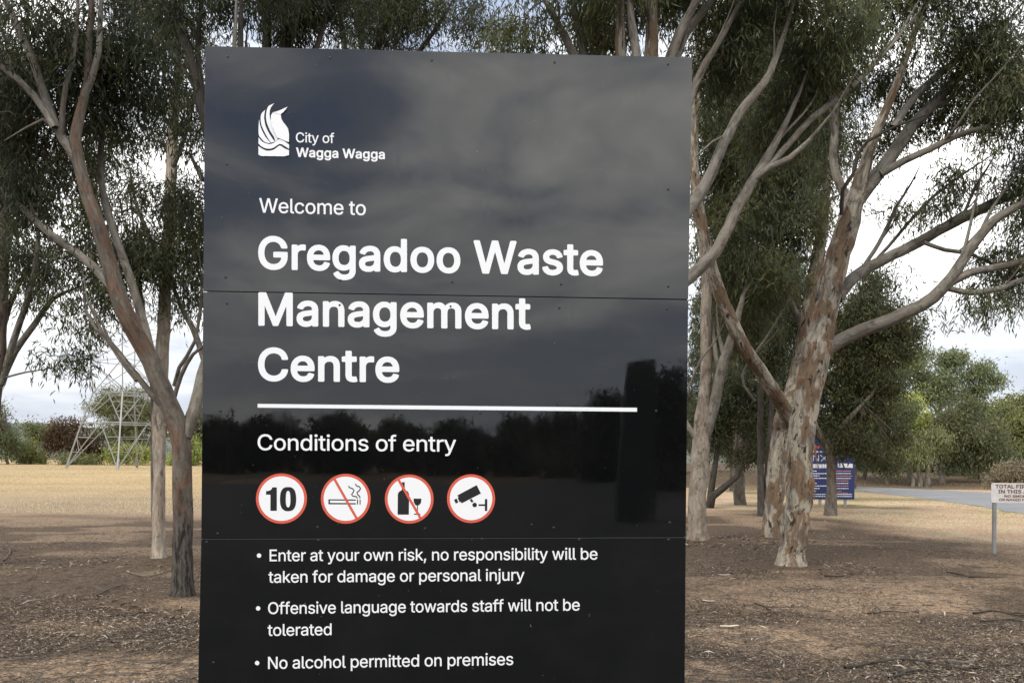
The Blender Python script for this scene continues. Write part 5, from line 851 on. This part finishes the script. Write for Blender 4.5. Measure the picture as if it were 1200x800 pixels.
# right: behind the nearest trunks
far_tree('small_tree', 'small round dark tree in front of the blue information board', 973, 604, 25, [(1000, 500, 40, 42), (1048, 505, 16, 22), (1060, 400, 14, 26), (1028, 330, 18, 18), (945, 480, 14, 26), (1040, 545, 16, 10), (968, 440, 26, 46), (1020, 440, 38, 60), (1045, 385, 32, 45), (1000, 380, 40, 45), (1015, 350, 25, 28), (1008, 522, 14, 10)],
  [[(973, 604, 6.5), (974, 575, 5.6), (973, 545, 5.2), (971, 520, 5), (974, 495, 4), (985, 460, 3), (1000, 410, 2.4), (1010, 350, 1.2)], [(972, 528, 4), (956, 500, 2.6), (950, 460, 1.6)], [(974, 520, 3.6), (995, 490, 2.8), (1025, 460, 2), (1040, 420, 1.2)]], (.068, .078, .042), 'mid', Lf=.16, q=1.15)
far_tree('dark_tree', 'thin black stemmed tree between the two pairs of pale trunks', 893, 604, 24.6, [(890, 400, 42, 50), (910, 340, 30, 40), (870, 330, 30, 50), (935, 385, 14, 20)],
  [[(893, 604, 4.2), (891, 560, 3.6), (890, 500, 3.4), (893, 440, 3), (900, 380, 2.4), (908, 330, 1.5)], [(899, 600, 4), (900, 560, 3.4), (902, 500, 3), (908, 440, 2.6), (918, 390, 2), (925, 350, 1.2)], [(902, 440, 1.8), (916, 400, 1.6), (930, 360, 1)]], (.05, .06, .036), 'dark', Lf=.15, q=1.4)
far_tree('leaning_tree', 'dark low tree with a curved limb sweeping right behind the pale twin trunk', 830, 594, 29, [(850, 460, 30, 50), (880, 480, 30, 45), (835, 500, 24, 40), (878, 532, 16, 12)],
  [[(830, 594, 5), (834, 582, 4.5), (848, 570, 3.8), (862, 558, 3.2), (872, 538, 2.6), (880, 500, 1.8)], [(832, 586, 4), (838, 540, 3.2), (842, 490, 2.4), (850, 430, 1.4)]], (.055, .066, .04), 'dark', Lf=.17, q=1.4)
far_tree('slender_gum', 'tall slender gum filling the gap behind the twin pale trunks', 868, 590, 31, [(870, 250, 52, 60), (860, 140, 46, 60), (915, 190, 44, 70), (880, 340, 50, 40), (940, 120, 40, 50), (890, 50, 60, 50)],
  [[(868, 590, 6), (866, 540, 5), (862, 460, 4.6), (866, 360, 4), (872, 240, 3), (866, 120, 2), (870, 40, 1)], [(865, 380, 2.6), (895, 300, 2.2), (925, 200, 1.4), (940, 130, .8)], [(868, 320, 2), (850, 250, 1.5), (842, 160, .8)]], (.066, .073, .036), 'mid', Lf=.19, q=1.5)
specs = [(815, 575, 44, (.060, .075, .05), [(820, 470, 22, 80), (838, 380, 30, 60)], 'slender dark tree filling the gap beside the sign edge'),
 (858, 573, 46, (.075, .09, .055), [(858, 500, 30, 40), (865, 420, 34, 60)], 'grey green tree in the second row behind the leaning tree'),
 (925, 572, 48, (.065, .08, .048), [(905, 500, 40, 44), (920, 430, 40, 40), (890, 350, 60, 50)], 'broad dark tree seen between the black stems and the big gum'),
 (1000, 571, 50, (.052, .064, .04), [(1000, 510, 44, 40), (1010, 450, 44, 40), (985, 400, 30, 30)], 'dark tree beyond the right corner of the blue board'),
 (1040, 568, 68, (.050, .062, .042), [(1035, 520, 34, 26), (1030, 480, 40, 26)], 'low dark tree at the bend of the road')]
for px, py, d, col, cr, lab in specs:
    w = cr[0]; far_tree('dark_tree', lab, px, py, d, cr, [[(px, py, 2.6), (px+2, (py+w[1])/2, 2.2), (w[0], w[1], 1.6), (cr[-1][0], cr[-1][1], .8)], [(px+1, py-18, 1.8), (w[0]-w[2]*.4, w[1]+w[3]*.3, 1.3), (w[0]-w[2]*.6, w[1]-w[3]*.3, .8)]], col, 'mid', q=1.5)
# the stand across the road
far_tree('pale_green_tree', 'bright olive round topped tree across the road', 1066, 566, 72, [(1062, 488, 32, 22), (1045, 505, 20, 18), (1082, 500, 20, 20), (1060, 470, 20, 10)], [[(1066, 566, 3), (1064, 530, 2.6), (1060, 490, 1.8), (1056, 470, 1)], [(1065, 540, 2), (1082, 505, 1.2)]], (.16, .185, .075), 'limb', q=1.7)
far_tree('weeping_tree', 'grey green weeping tree with several pale stems across the road', 1078, 568, 66, [(1075, 525, 24, 18), (1062, 518, 16, 14), (1092, 516, 14, 18)], [[(1078, 568, 2.4), (1076, 540, 2.2), (1072, 515, 1.4)], [(1086, 568, 2.6), (1088, 545, 2), (1092, 515, 1.2)], [(1070, 568, 1.8), (1066, 545, 1.4), (1060, 515, .8)]], (.085, .10, .065), 'limb', q=1.6, droop=1.6)
far_tree('wide_tree', 'wide dark grey green tree with a leaning pale trunk across the road', 1104, 567, 70, [(1135, 515, 40, 34), (1120, 490, 28, 26), (1155, 530, 26, 20), (1110, 530, 16, 20)], [[(1104, 567, 3), (1104, 548, 3), (1108, 525, 2.4), (1120, 495, 1.4)], [(1150, 568, 2.6), (1149, 550, 2.2), (1140, 520, 1.4)], [(1106, 545, 2), (1130, 515, 1.4), (1150, 500, .9)]], (.062, .073, .052), 'limb', q=1.8)
far_tree('tall_gum_tree', 'tall spreading gum standing above the others across the road', 1100, 562, 92, [(1110, 440, 40, 13), (1090, 455, 36, 18), (1125, 420, 18, 8), (1150, 434, 18, 9), (1168, 444, 9, 4), (1060, 430, 22, 16), (1140, 458, 22, 8), (1075, 415, 14, 10), (1108, 418, 10, 7)],
  [[(1100, 562, 2.8), (1100, 520, 2.5), (1102, 480, 2.2), (1112, 450, 1.6), (1122, 425, .9)], [(1102, 478, 1.8), (1130, 462, 1.4), (1150, 445, 1), (1168, 444, .5)], [(1101, 490, 1.6), (1085, 462, 1.3), (1066, 435, .7)]], (.085, .105, .072), 'gum', q=1.6, wild=.4)
far_tree('olive_tree', 'olive green tree mass at the right edge across the road', 1190, 560, 85, [(1185, 500, 30, 38), (1205, 490, 30, 34), (1175, 520, 22, 22), (1230, 500, 40, 40)], [[(1190, 560, 2.5), (1188, 520, 2), (1186, 480, 1)]], (.095, .112, .062), 'limb', q=1.8)
far_tree('olive_tree', 'smaller olive tree behind the wide grey green tree', 1150, 560, 96, [(1150, 480, 24, 18), (1132, 492, 18, 16), (1165, 500, 16, 20)], [[(1150, 560, 2), (1150, 500, 1.5), (1148, 470, .8)]], (.08, .097, .062), 'limb', q=1.6)
far_tree('pale_shrub', 'rounded pale grey brown shrub above the fire ban sign', 1186, 572, 52, [(1188, 556, 20, 14), (1200, 560, 20, 14), (1176, 562, 12, 8)], [[(1186, 572, 1), (1187, 562, .8), (1188, 550, .5)]], (.20, .18, .14), 'mid', q=2.0)
for i, (px, w_, top) in enumerate(((1012, 26, 500), (1030, 20, 530), (1122, 20, 520), (1165, 18, 520), (1240, 40, 470), (1290, 50, 450), (950, 40, 480), (870, 50, 470), (780, 50, 450), (700, 60, 440), (600, 60, 450), (500, 60, 460), (400, 50, 470))):
    d = 75+(i*37) % 22
    far_tree('woodland_tree', ('dusky tree at the left end of the stand across the road', 'low tree under the stand left of the bright olive tree', 'dark tree between the wide tree and the weeping tree', 'dark low tree left of the fire ban sign', 'tree beyond the right edge of the view past the road', 'farthest tree beyond the right edge of the view', 'far tree behind the blue board', 'far tree behind the black stemmed tree', 'far tree behind the right edge of the sign', 'far tree hidden behind the right part of the sign', 'far tree hidden behind the middle of the sign', 'far tree hidden behind the lettering side of the sign', 'far tree hidden behind the left part of the sign')[i],
      px, 565, d, [(px, (top+545)/2, w_, (545-top)/2), (px+w_*.4, top+20, w_*.6, 18), (px-w_*.5, top+38, w_*.6, 18)], [[(px, 565, 2), (px+1, 540, 1.7), (px, top+20, .9)], [(px+1, 552, 1.2), (px+w_*.5, top+30, .6)]], ((.055, .068, .046), (.07, .082, .055), (.06, .07, .05))[i % 3], 'mid', q=1.4)
for px, w_, top, lab in ((1018, 22, 520, 'bushy undergrowth at the left end of the roadside stand'), (1052, 20, 528, 'low bush under the bright olive tree'), (1092, 18, 524, 'bush between the weeping tree and the wide tree'), (1135, 24, 520, 'bush filling under the wide grey green tree'), (1172, 24, 505, 'tall bush left of the pale grey brown shrub'), (1208, 26, 490, 'tall bush at the right edge behind the pale shrub')):
    far_tree('roadside_shrub', lab, px, 563, 98, [(px, (top+556)/2, w_, (556-top)/2), (px+w_*.6, (top+565)/2, w_*.7, (548-top)/2.4)], [[(px, 563, 1.4), (px+1, 548, 1.1), (px, top+10, .5)]], ((.06, .072, .046), (.07, .08, .05))[px % 2], 'mid', q=1.6, wild=.35)
# left: trees beyond the field
LT = [(8, 546, 190, [(8, 520, 14, 24), (-10, 500, 26, 34)], (.06, .075, .05), 'dark green tree at the far left edge beyond the field'),
 (36, 546, 200, [(38, 530, 18, 13), (20, 532, 12, 12)], (.115, .135, .07), 'pale green shrubby tree beyond the field'),
 (52, 546, 205, [(44, 505, 20, 12), (60, 510, 14, 10)], (.075, .09, .06), 'grey green tree top behind the pale green one'),
 (85, 545, 195, [(84, 510, 24, 24), (66, 516, 16, 18), (100, 515, 16, 24), (112, 530, 12, 14)], (.040, .027, .020), 'rounded red brown tree left of the transmission tower'),
 (88, 547, 188, [(80, 537, 14, 9), (104, 540, 12, 7)], (.075, .09, .055), 'low dark green shrub in front of the red brown tree'),
 (140, 546, 200, [(140, 480, 30, 26), (120, 470, 18, 20), (160, 475, 24, 28), (140, 515, 30, 24), (175, 500, 24, 34)], (.07, .082, .052), 'tall grey green tree directly behind the transmission tower'),
 (150, 547, 190, [(145, 532, 22, 12), (170, 534, 14, 11)], (.125, .15, .062), 'bright green shrub behind the tower legs'),
 (228, 547, 185, [(226, 528, 16, 18), (205, 535, 12, 12)], (.12, .155, .06), 'bright green shrub beside the sign edge beyond the field'),
 (232, 545, 215, [(225, 498, 22, 24), (250, 500, 26, 34)], (.065, .08, .05), 'dark tree behind the bright green shrub beside the sign'),
 (-40, 546, 195, [(-45, 505, 34, 40)], (.065, .08, .05), 'tree beyond the left edge across the field'),
 (-110, 546, 200, [(-110, 500, 44, 44)], (.07, .082, .05), 'farther tree beyond the left edge across the field'),
 (300, 546, 205, [(300, 500, 44, 44)], (.065, .08, .05), 'tree hidden behind the left part of the sign across the field')]
for px, py, d, cr, col, lab in LT:
    c0 = cr[0]; nm = 'shrub' if 'shrub' in lab else 'field_tree'
    far_tree(nm, lab, px, py, d, cr, [[(px, py, 1.5), (px, (py+c0[1])/2, 1.2), (c0[0], c0[1]-c0[3]*.4, .5)], [(px, py-8, .9), (c0[0]-c0[2]*.5, c0[1], .4)]], col, 'mid', q=1.7, Lf=4.2*d/F, wild=.3)
# pale shed behind the stand across the road
sh = P(1112, 560, 125); se = empty('shed', 'pale shed glimpsed between the trunks across the road', 'shed', (sh[0], sh[1], .4))
shm = worn('shed_wall', (.55, .49, .38), .8); k = MB(); k.box((0, 0, 1.5), (11, 6, 3)); k.build('wall', shm, se)
k = MB(); k.add([(-5.7, -3.4, 3.0), (5.7, -3.4, 3.0), (5.7, 0, 4.2), (-5.7, 0, 4.2), (5.7, 3.4, 3.0), (-5.7, 3.4, 3.0), (-5.7, -3.4, 2.9), (5.7, -3.4, 2.9)], [(0, 1, 2, 3), (3, 2, 4, 5), (6, 7, 1, 0)]); k.build('roof', steel, se)

# ------------------------------------------------------------------ what the glossy panels mirror, behind the camera
def mirror(p): return p-2*np.dot(p-A0, nrm)*nrm
BT = [(250, 492, 95, 44), (320, 488, 100, 44), (395, 484, 90, 46), (470, 490, 98, 40), (540, 492, 92, 42), (605, 484, 84, 40), (660, 474, 70, 40), (712, 458, 58, 36), (790, 428, 46, 44), (850, 405, 42, 50), (180, 485, 95, 50), (100, 478, 90, 60), (930, 390, 40, 50)]
for i, (px, top, d, w_) in enumerate(BT):
    c = mirror(P(px, 540, d)); s = d/F; hgt = CAMZ+(HY-top)*s; base = np.array((c[0], c[1], 0)); R_ = w_*s*.62
    root = empty('roadside_tree', 'dark roadside tree behind the viewer, mirrored in the sign, number %s along the row' % ('one two three four five six seven eight nine ten eleven twelve thirteen'.split()[i]), 'tree', tuple(base), 'trees behind the viewer')
    a = Acc(); a.tube(catmull(np.array([base+(0, 0, -.05), base+(.1, 0, hgt*.3), base+(.25, .1, hgt*.7)]), .5)[:, :3], np.linspace(.22, .06, len(catmull(np.array([base+(0, 0, -.05), base+(.1, 0, hgt*.3), base+(.25, .1, hgt*.7)]), .5))), 8, .05); a.build('trunk', BK['mid'], root, loc=base)
    nl = 130; p = rng.normal(size=(nl, 3)); p /= np.linalg.norm(p, axis=1)[:, None]; p *= rng.random((nl, 1))**.35
    lo = base+np.array((0, 0, hgt*.44))+p*np.array((R_*1.35, R_, hgt*.54)); lo[:, 2] = np.maximum(lo[:, 2], .2); e = rng.normal(size=(nl*7, 3))*R_*.16
    V, Q, cc = leaves(np.repeat(lo, 7, 0)+e, 12, .35, 6*s+.08, 2.0*s+.03, (.036, .042, .03)); tag(mesh_np('crown', V, Q, LEAF, root, col=cc, smooth=False, loc=base), kind='stuff')
c = mirror(P(745, 540, 22)); s = 22/F; ob = empty('dark_board', 'dark upright board behind the viewer, mirrored at the right of the sign', 'board', (c[0], c[1], 0))
s = 22/F; k = MB(); hh = CAMZ+(HY-421)*s; w0 = 23*s
k.add([(-w0, -.1, .05), (w0*.95, -.1, .05), (w0*.95, -.1, hh), (-w0*.45, -.1, hh-.12), (-w0, .1, .05), (w0*.95, .1, .05), (w0*.95, .1, hh), (-w0*.45, .1, hh-.12)], [(0, 3, 2, 1), (4, 5, 6, 7), (0, 1, 5, 4), (1, 2, 6, 5), (2, 3, 7, 6), (3, 0, 4, 7)]); k.build('board', backm, ob)
for s_ in (-.3, .3): k = MB(); k.box((s_, -.16, hh*.35), (.08, .08, hh*.8)); k.build('post', steel, ob)

# ------------------------------------------------------------------ litter on the ground
def litter(name, n, fn, Lr, Wr, pal, label, keep=None):
    x, y = fn(n)
    k = fbm(x*.8, y*.8, 80, 3); ok = rng.random(n) < np.clip((k-.32)*3.2, .05, 1)
    if keep is not None: ok &= keep(x, y)
    x, y = x[ok], y[ok]; n = len(x); z = ground_h(x, y)+rng.uniform(.002, .022, n); a = rng.uniform(0, 2*math.pi, n); L = rng.uniform(*Lr, n)/2; Wd = rng.uniform(*Wr, n)/2
    tl = rng.uniform(-.35, .35, n); u = np.stack([np.cos(a), np.sin(a), tl], 1); s = np.stack([-np.sin(a), np.cos(a), rng.uniform(-.5, .5, n)], 1); c = np.stack([x, y, z], 1)
    bend = np.zeros((n, 3)); bend[:, 2] = L*rng.uniform(0, .35, n)
    V = np.stack([c-u*L[:, None], c+s*Wd[:, None]+bend, c+u*L[:, None], c-s*Wd[:, None]+bend], 1).reshape(-1, 3)
    pal = np.array(pal); cc = pal[rng.integers(0, len(pal), n)]*rng.uniform(.6, 1.3, (n, 1))
    o = mesh_np(name, V, np.arange(4*n).reshape(-1, 4), LITTER, col=np.repeat(cc, 4, 0), smooth=False); return tag(o, label, kind='stuff')
def zone(n):
    # even in the picture rather than on the ground: more pieces close by
    y = 5/(rng.random(n)**.75*(1-5/26)+5/26); y = np.clip(y*rng.uniform(.97, 1.03, n), 4.6, 27); x = rng.uniform(-.78, .78, n)*y; return x, y
def inlit(x, y):
    w = fbm(x*.22, y*.22, 20, 4)-.5; v_ = 9.2+w*3.5
    return ~((x > v_) & (y > 13.5) & (rng.random(len(x)) > .12)) & ~((y > 20.5+w*7) & (x < -4) & (rng.random(len(x)) > .1))
PB = [(.17, .13, .095), (.24, .185, .135), (.11, .08, .06), (.28, .225, .17), (.14, .11, .085), (.38, .32, .25), (.085, .062, .045), (.10, .08, .06)]
litter('leaf_litter', 190000, zone, (.014, .062), (.004, .011), PB, 'dead leaves scattered over the bare soil', inlit)
litter('leaf_litter', 75000, zone, (.012, .05), (.005, .013), [(.045, .034, .026), (.07, .052, .04), (.36, .30, .23), (.055, .042, .03), (.10, .075, .055)], 'small dark and pale fragments worked into the soil', inlit)
litter('bark_litter', 3200, zone, (.04, .15), (.006, .018), [(.34, .28, .22), (.24, .16, .10), (.44, .38, .31), (.13, .10, .075)], 'curled bark flakes lying among the leaves', inlit)
def heap(n):
    cs = [(-3.8, 9.0, .9), (-5.3, 12.3, 1.2), (4.2, 12.1, 1.0), (5.6, 17., 1.2), (3.7, 16, 1.2), (-3.0, 8.2, .8), (5.2, 6.2, .9), (6.8, 10.5, 1.2)]
    i = rng.integers(0, len(cs), n); c = np.array(cs)[i]; return c[:, 0]+rng.normal(size=n)*c[:, 2], c[:, 1]+rng.normal(size=n)*c[:, 2]*.6
litter('leaf_litter', 14000, heap, (.03, .10), (.007, .016), [(.22, .17, .125), (.15, .11, .08), (.40, .34, .27), (.09, .07, .05)], 'thicker leaf litter gathered round the trunk feet')
def feet(n):
    cs = [(-3.72, 8.85, .35), (-5.45, 12.2, .5), (4.2, 12.1, .45), (5.5, 16.9, .5), (3.7, 15.9, .5)]
    i = rng.integers(0, len(cs), n); c = np.array(cs)[i]; return c[:, 0]+rng.normal(size=n)*c[:, 2], c[:, 1]+rng.normal(size=n)*c[:, 2]*.7
litter('bark_litter', 1500, feet, (.06, .28), (.010, .035), [(.22, .16, .11), (.32, .26, .20), (.14, .09, .06), (.10, .08, .065)], 'shed bark strips piled round the feet of the trunks')
tw = Acc(); x, y = zone(4200); ok = inlit(x, y); x, y = x[ok], y[ok]
for i in range(len(x)):
    ln = rng.uniform(.08, .5); a = rng.uniform(0, 6.28); q = np.linspace(-.5, .5, 4)*ln; b = rng.normal()*.15
    px_ = x[i]+q*math.cos(a)-b*q*q*math.sin(a)/ln*4; py_ = y[i]+q*math.sin(a)+b*q*q*math.cos(a)/ln*4; z = ground_h(px_, py_)+.008+rng.uniform(0, .01, 4); r = rng.uniform(.0018, .005)
    tw.tube(np.stack([px_, py_, z], 1), np.linspace(r, r*.5, 4), 4)
tag(tw.build('twig_litter', BK['mid'], None), 'thin dry twigs strewn over the soil', kind='stuff')
def stick(label, pts, r, m='mid', forks=2, name='fallen_stick', cat='stick'):
    w = np.array([G(*p) for p in pts]); w[:, 2] = ground_h(w[:, 0], w[:, 1])+r+.012
    root = w.mean(0); a = Acc(); c = catmull(w, .08); c[:, :2] += rng.normal(size=(len(c), 2))*.008; a.tube(c, np.linspace(r, r*.45, len(c)), 7, .1)
    for k in range(forks):
        i = rng.integers(len(c)//4, len(c)-1); dr = c[min(i+1, len(c)-1)]-c[i-1]; dr = dr/np.linalg.norm(dr); sd = np.array((-dr[1], dr[0], .15))*rng.choice((-1, 1)); ln = rng.uniform(.15, .4)
        a.tube(np.array([c[i], c[i]+(dr*.6+sd*.7)*ln*.5, c[i]+(dr*.8+sd)*ln]), np.array([r*.6, r*.45, r*.2]), 5)
    o = a.build(name, BK[m], None, loc=root); return tag(o, label, cat, 'sticks lying on the soil')
stick('long forked stick lying nearest the viewer at the lower right', [(990, 786), (1030, 778), (1065, 776), (1100, 782), (1140, 790)], .014, 'dark', 4)
stick('dark stick under the lower right corner litter heap', [(1040, 797), (1080, 788), (1110, 792)], .011, 'dark', 3)
stick('pair of dark twigs lying at the right edge below the sign post', [(1140, 722), (1165, 719), (1200, 727)], .012, 'dark', 3)
stick('short dark twig at the right edge above the longer ones', [(1150, 731), (1185, 729), (1210, 733)], .009, 'dark', 2)
stick('pale brown stick at the far right lower edge', [(1112, 778), (1130, 780), (1146, 776)], .013, 'limb', 1)
stick('straight dark stick lying in front of the big gum', [(1018, 722), (1040, 719), (1066, 721)], .010, 'dark', 2)
stick('dark stick lying right of the big gum foot', [(966, 676), (985, 676), (1003, 673)], .014, 'dark', 1)
stick('slender stick among the litter left of the fire ban sign', [(1122, 662), (1145, 665), (1170, 665)], .012, 'mid', 1)
stick('broken twig with several forks right of the big gum', [(1110, 672), (1125, 674), (1138, 680)], .012, 'dark', 4)
stick('curved dark stick at the bottom between sign and big gum', [(885, 708), (900, 714), (912, 722)], .010, 'dark', 2)
stick('stick lying across the pale patch left of the sign', [(150, 672), (175, 676), (205, 668)], .011, 'mid', 3)
stick('forked branch on the soil left of the cream trunk', [(112, 700), (128, 692), (148, 686), (160, 690)], .010, 'mid', 3)
stick('twiggy dead branch at the left edge of the soil', [(4, 658), (12, 648), (8, 640)], .012, 'mid', 4)
# pale curl of bark on the ground
def curl(label, px, py, ln, w, ang, colr):
    c = G(px, py); V = []; m = 12
    for i in range(m):
        q = i/(m-1)-.5; wd = w*(1-1.4*q*q)
        for k in range(5):
            th_ = math.radians(-70+35*k); lx, ly, lz = q*ln, wd*math.sin(th_)*.5, .016+wd*(1-math.cos(th_))*.4+.02*abs(q)
            V.append((c[0]+lx*math.cos(ang)-ly*math.sin(ang), c[1]+lx*math.sin(ang)+ly*math.cos(ang), float(ground_h(c[0], c[1]))+lz))
    Qs = [(i*5+k, i*5+k+1, i*5+k+6, i*5+k+5) for i in range(m-1) for k in range(4)]
    o = mesh_np('bark_piece', V, Qs, colr, None, loc=c); md = o.modifiers.new('thick', 'SOLIDIFY'); md.thickness = .004
    return tag(o, label, 'bark', 'pieces of bark on the soil')
pb = worn('pale_bark', (.62, .55, .44), .8, .2, 0, .4, 12)
curl('long pale curl of bark on the soil right of the sign', 855, 735, .19, .045, .2, pb)
curl('smaller white curl of bark behind the long pale one', 830, 706, .14, .03, -.5, pb)
curl('short buff bark flake near the foot of the twin gum', 849, 675, .16, .035, .1, pb)

# ------------------------------------------------------------------ dry grass of the paddock and the verge
def grass(label, n, fn, hr, cols, w=.006):
    x, y = fn(n); n = len(x); z = ground_h(x, y); h = rng.uniform(*hr, n); a = rng.uniform(0, 6.28, n); ww = w*(1+y/25.)
    b = np.stack([x, y, z-.01], 1); sd_ = np.stack([np.cos(a)*ww, np.sin(a)*ww, 0*a], 1); up = np.stack([rng.normal(size=n)*h*.35, rng.normal(size=n)*h*.35, h], 1)
    V = np.stack([b-sd_, b+sd_, b+up*.6+sd_*.5, b+up], 1).reshape(-1, 3); cc = np.array(cols)[rng.integers(0, len(cols), n)]*rng.uniform(.75, 1.2, (n, 1))
    tag(mesh_np('dry_grass', V, np.arange(4*n).reshape(-1, 4), LITTER, col=np.repeat(cc, 4, 0), smooth=False), label, kind='stuff')
def paddock(n):
    y = 24*np.exp(rng.random(n)*math.log(170/24.)); x = rng.uniform(-.8, -.3, n)*y-2; k = fbm(x*.15, y*.15, 90, 4); ok = rng.random(n) < np.clip((k-.36)*4+(y-40)*.02, .05, 1); return x[ok], y[ok]
grass('short dry straw grass covering the paddock on the left', 70000, paddock, (.012, .06), [(.56, .45, .27), (.48, .38, .23), (.62, .52, .33), (.36, .29, .18)])
def vergez(n):
    q = rng.random(n); y = 22+q*32; x = np.interp(y, [14, 27, 36, 45, 50, 54], [15.2, 16.9, 19.2, 20.3, 20, 17.6])-rng.random(n)**1.6*9-.3; k = fbm(x*.5, y*.5, 95, 3); ok = k > .5; return x[ok], y[ok]
grass('thin yellow green grass tufts on the road verge', 12000, vergez, (.015, .07), [(.50, .43, .24), (.30, .31, .12), (.40, .38, .17)], .005)
def farside(n):
    y = rng.uniform(64, 90, n); x = rng.uniform(0, 60, n); return x, y
grass('sparse dry grass under the trees across the road', 14000, farside, (.03, .10), [(.26, .20, .13), (.20, .155, .10), (.34, .28, .17)])
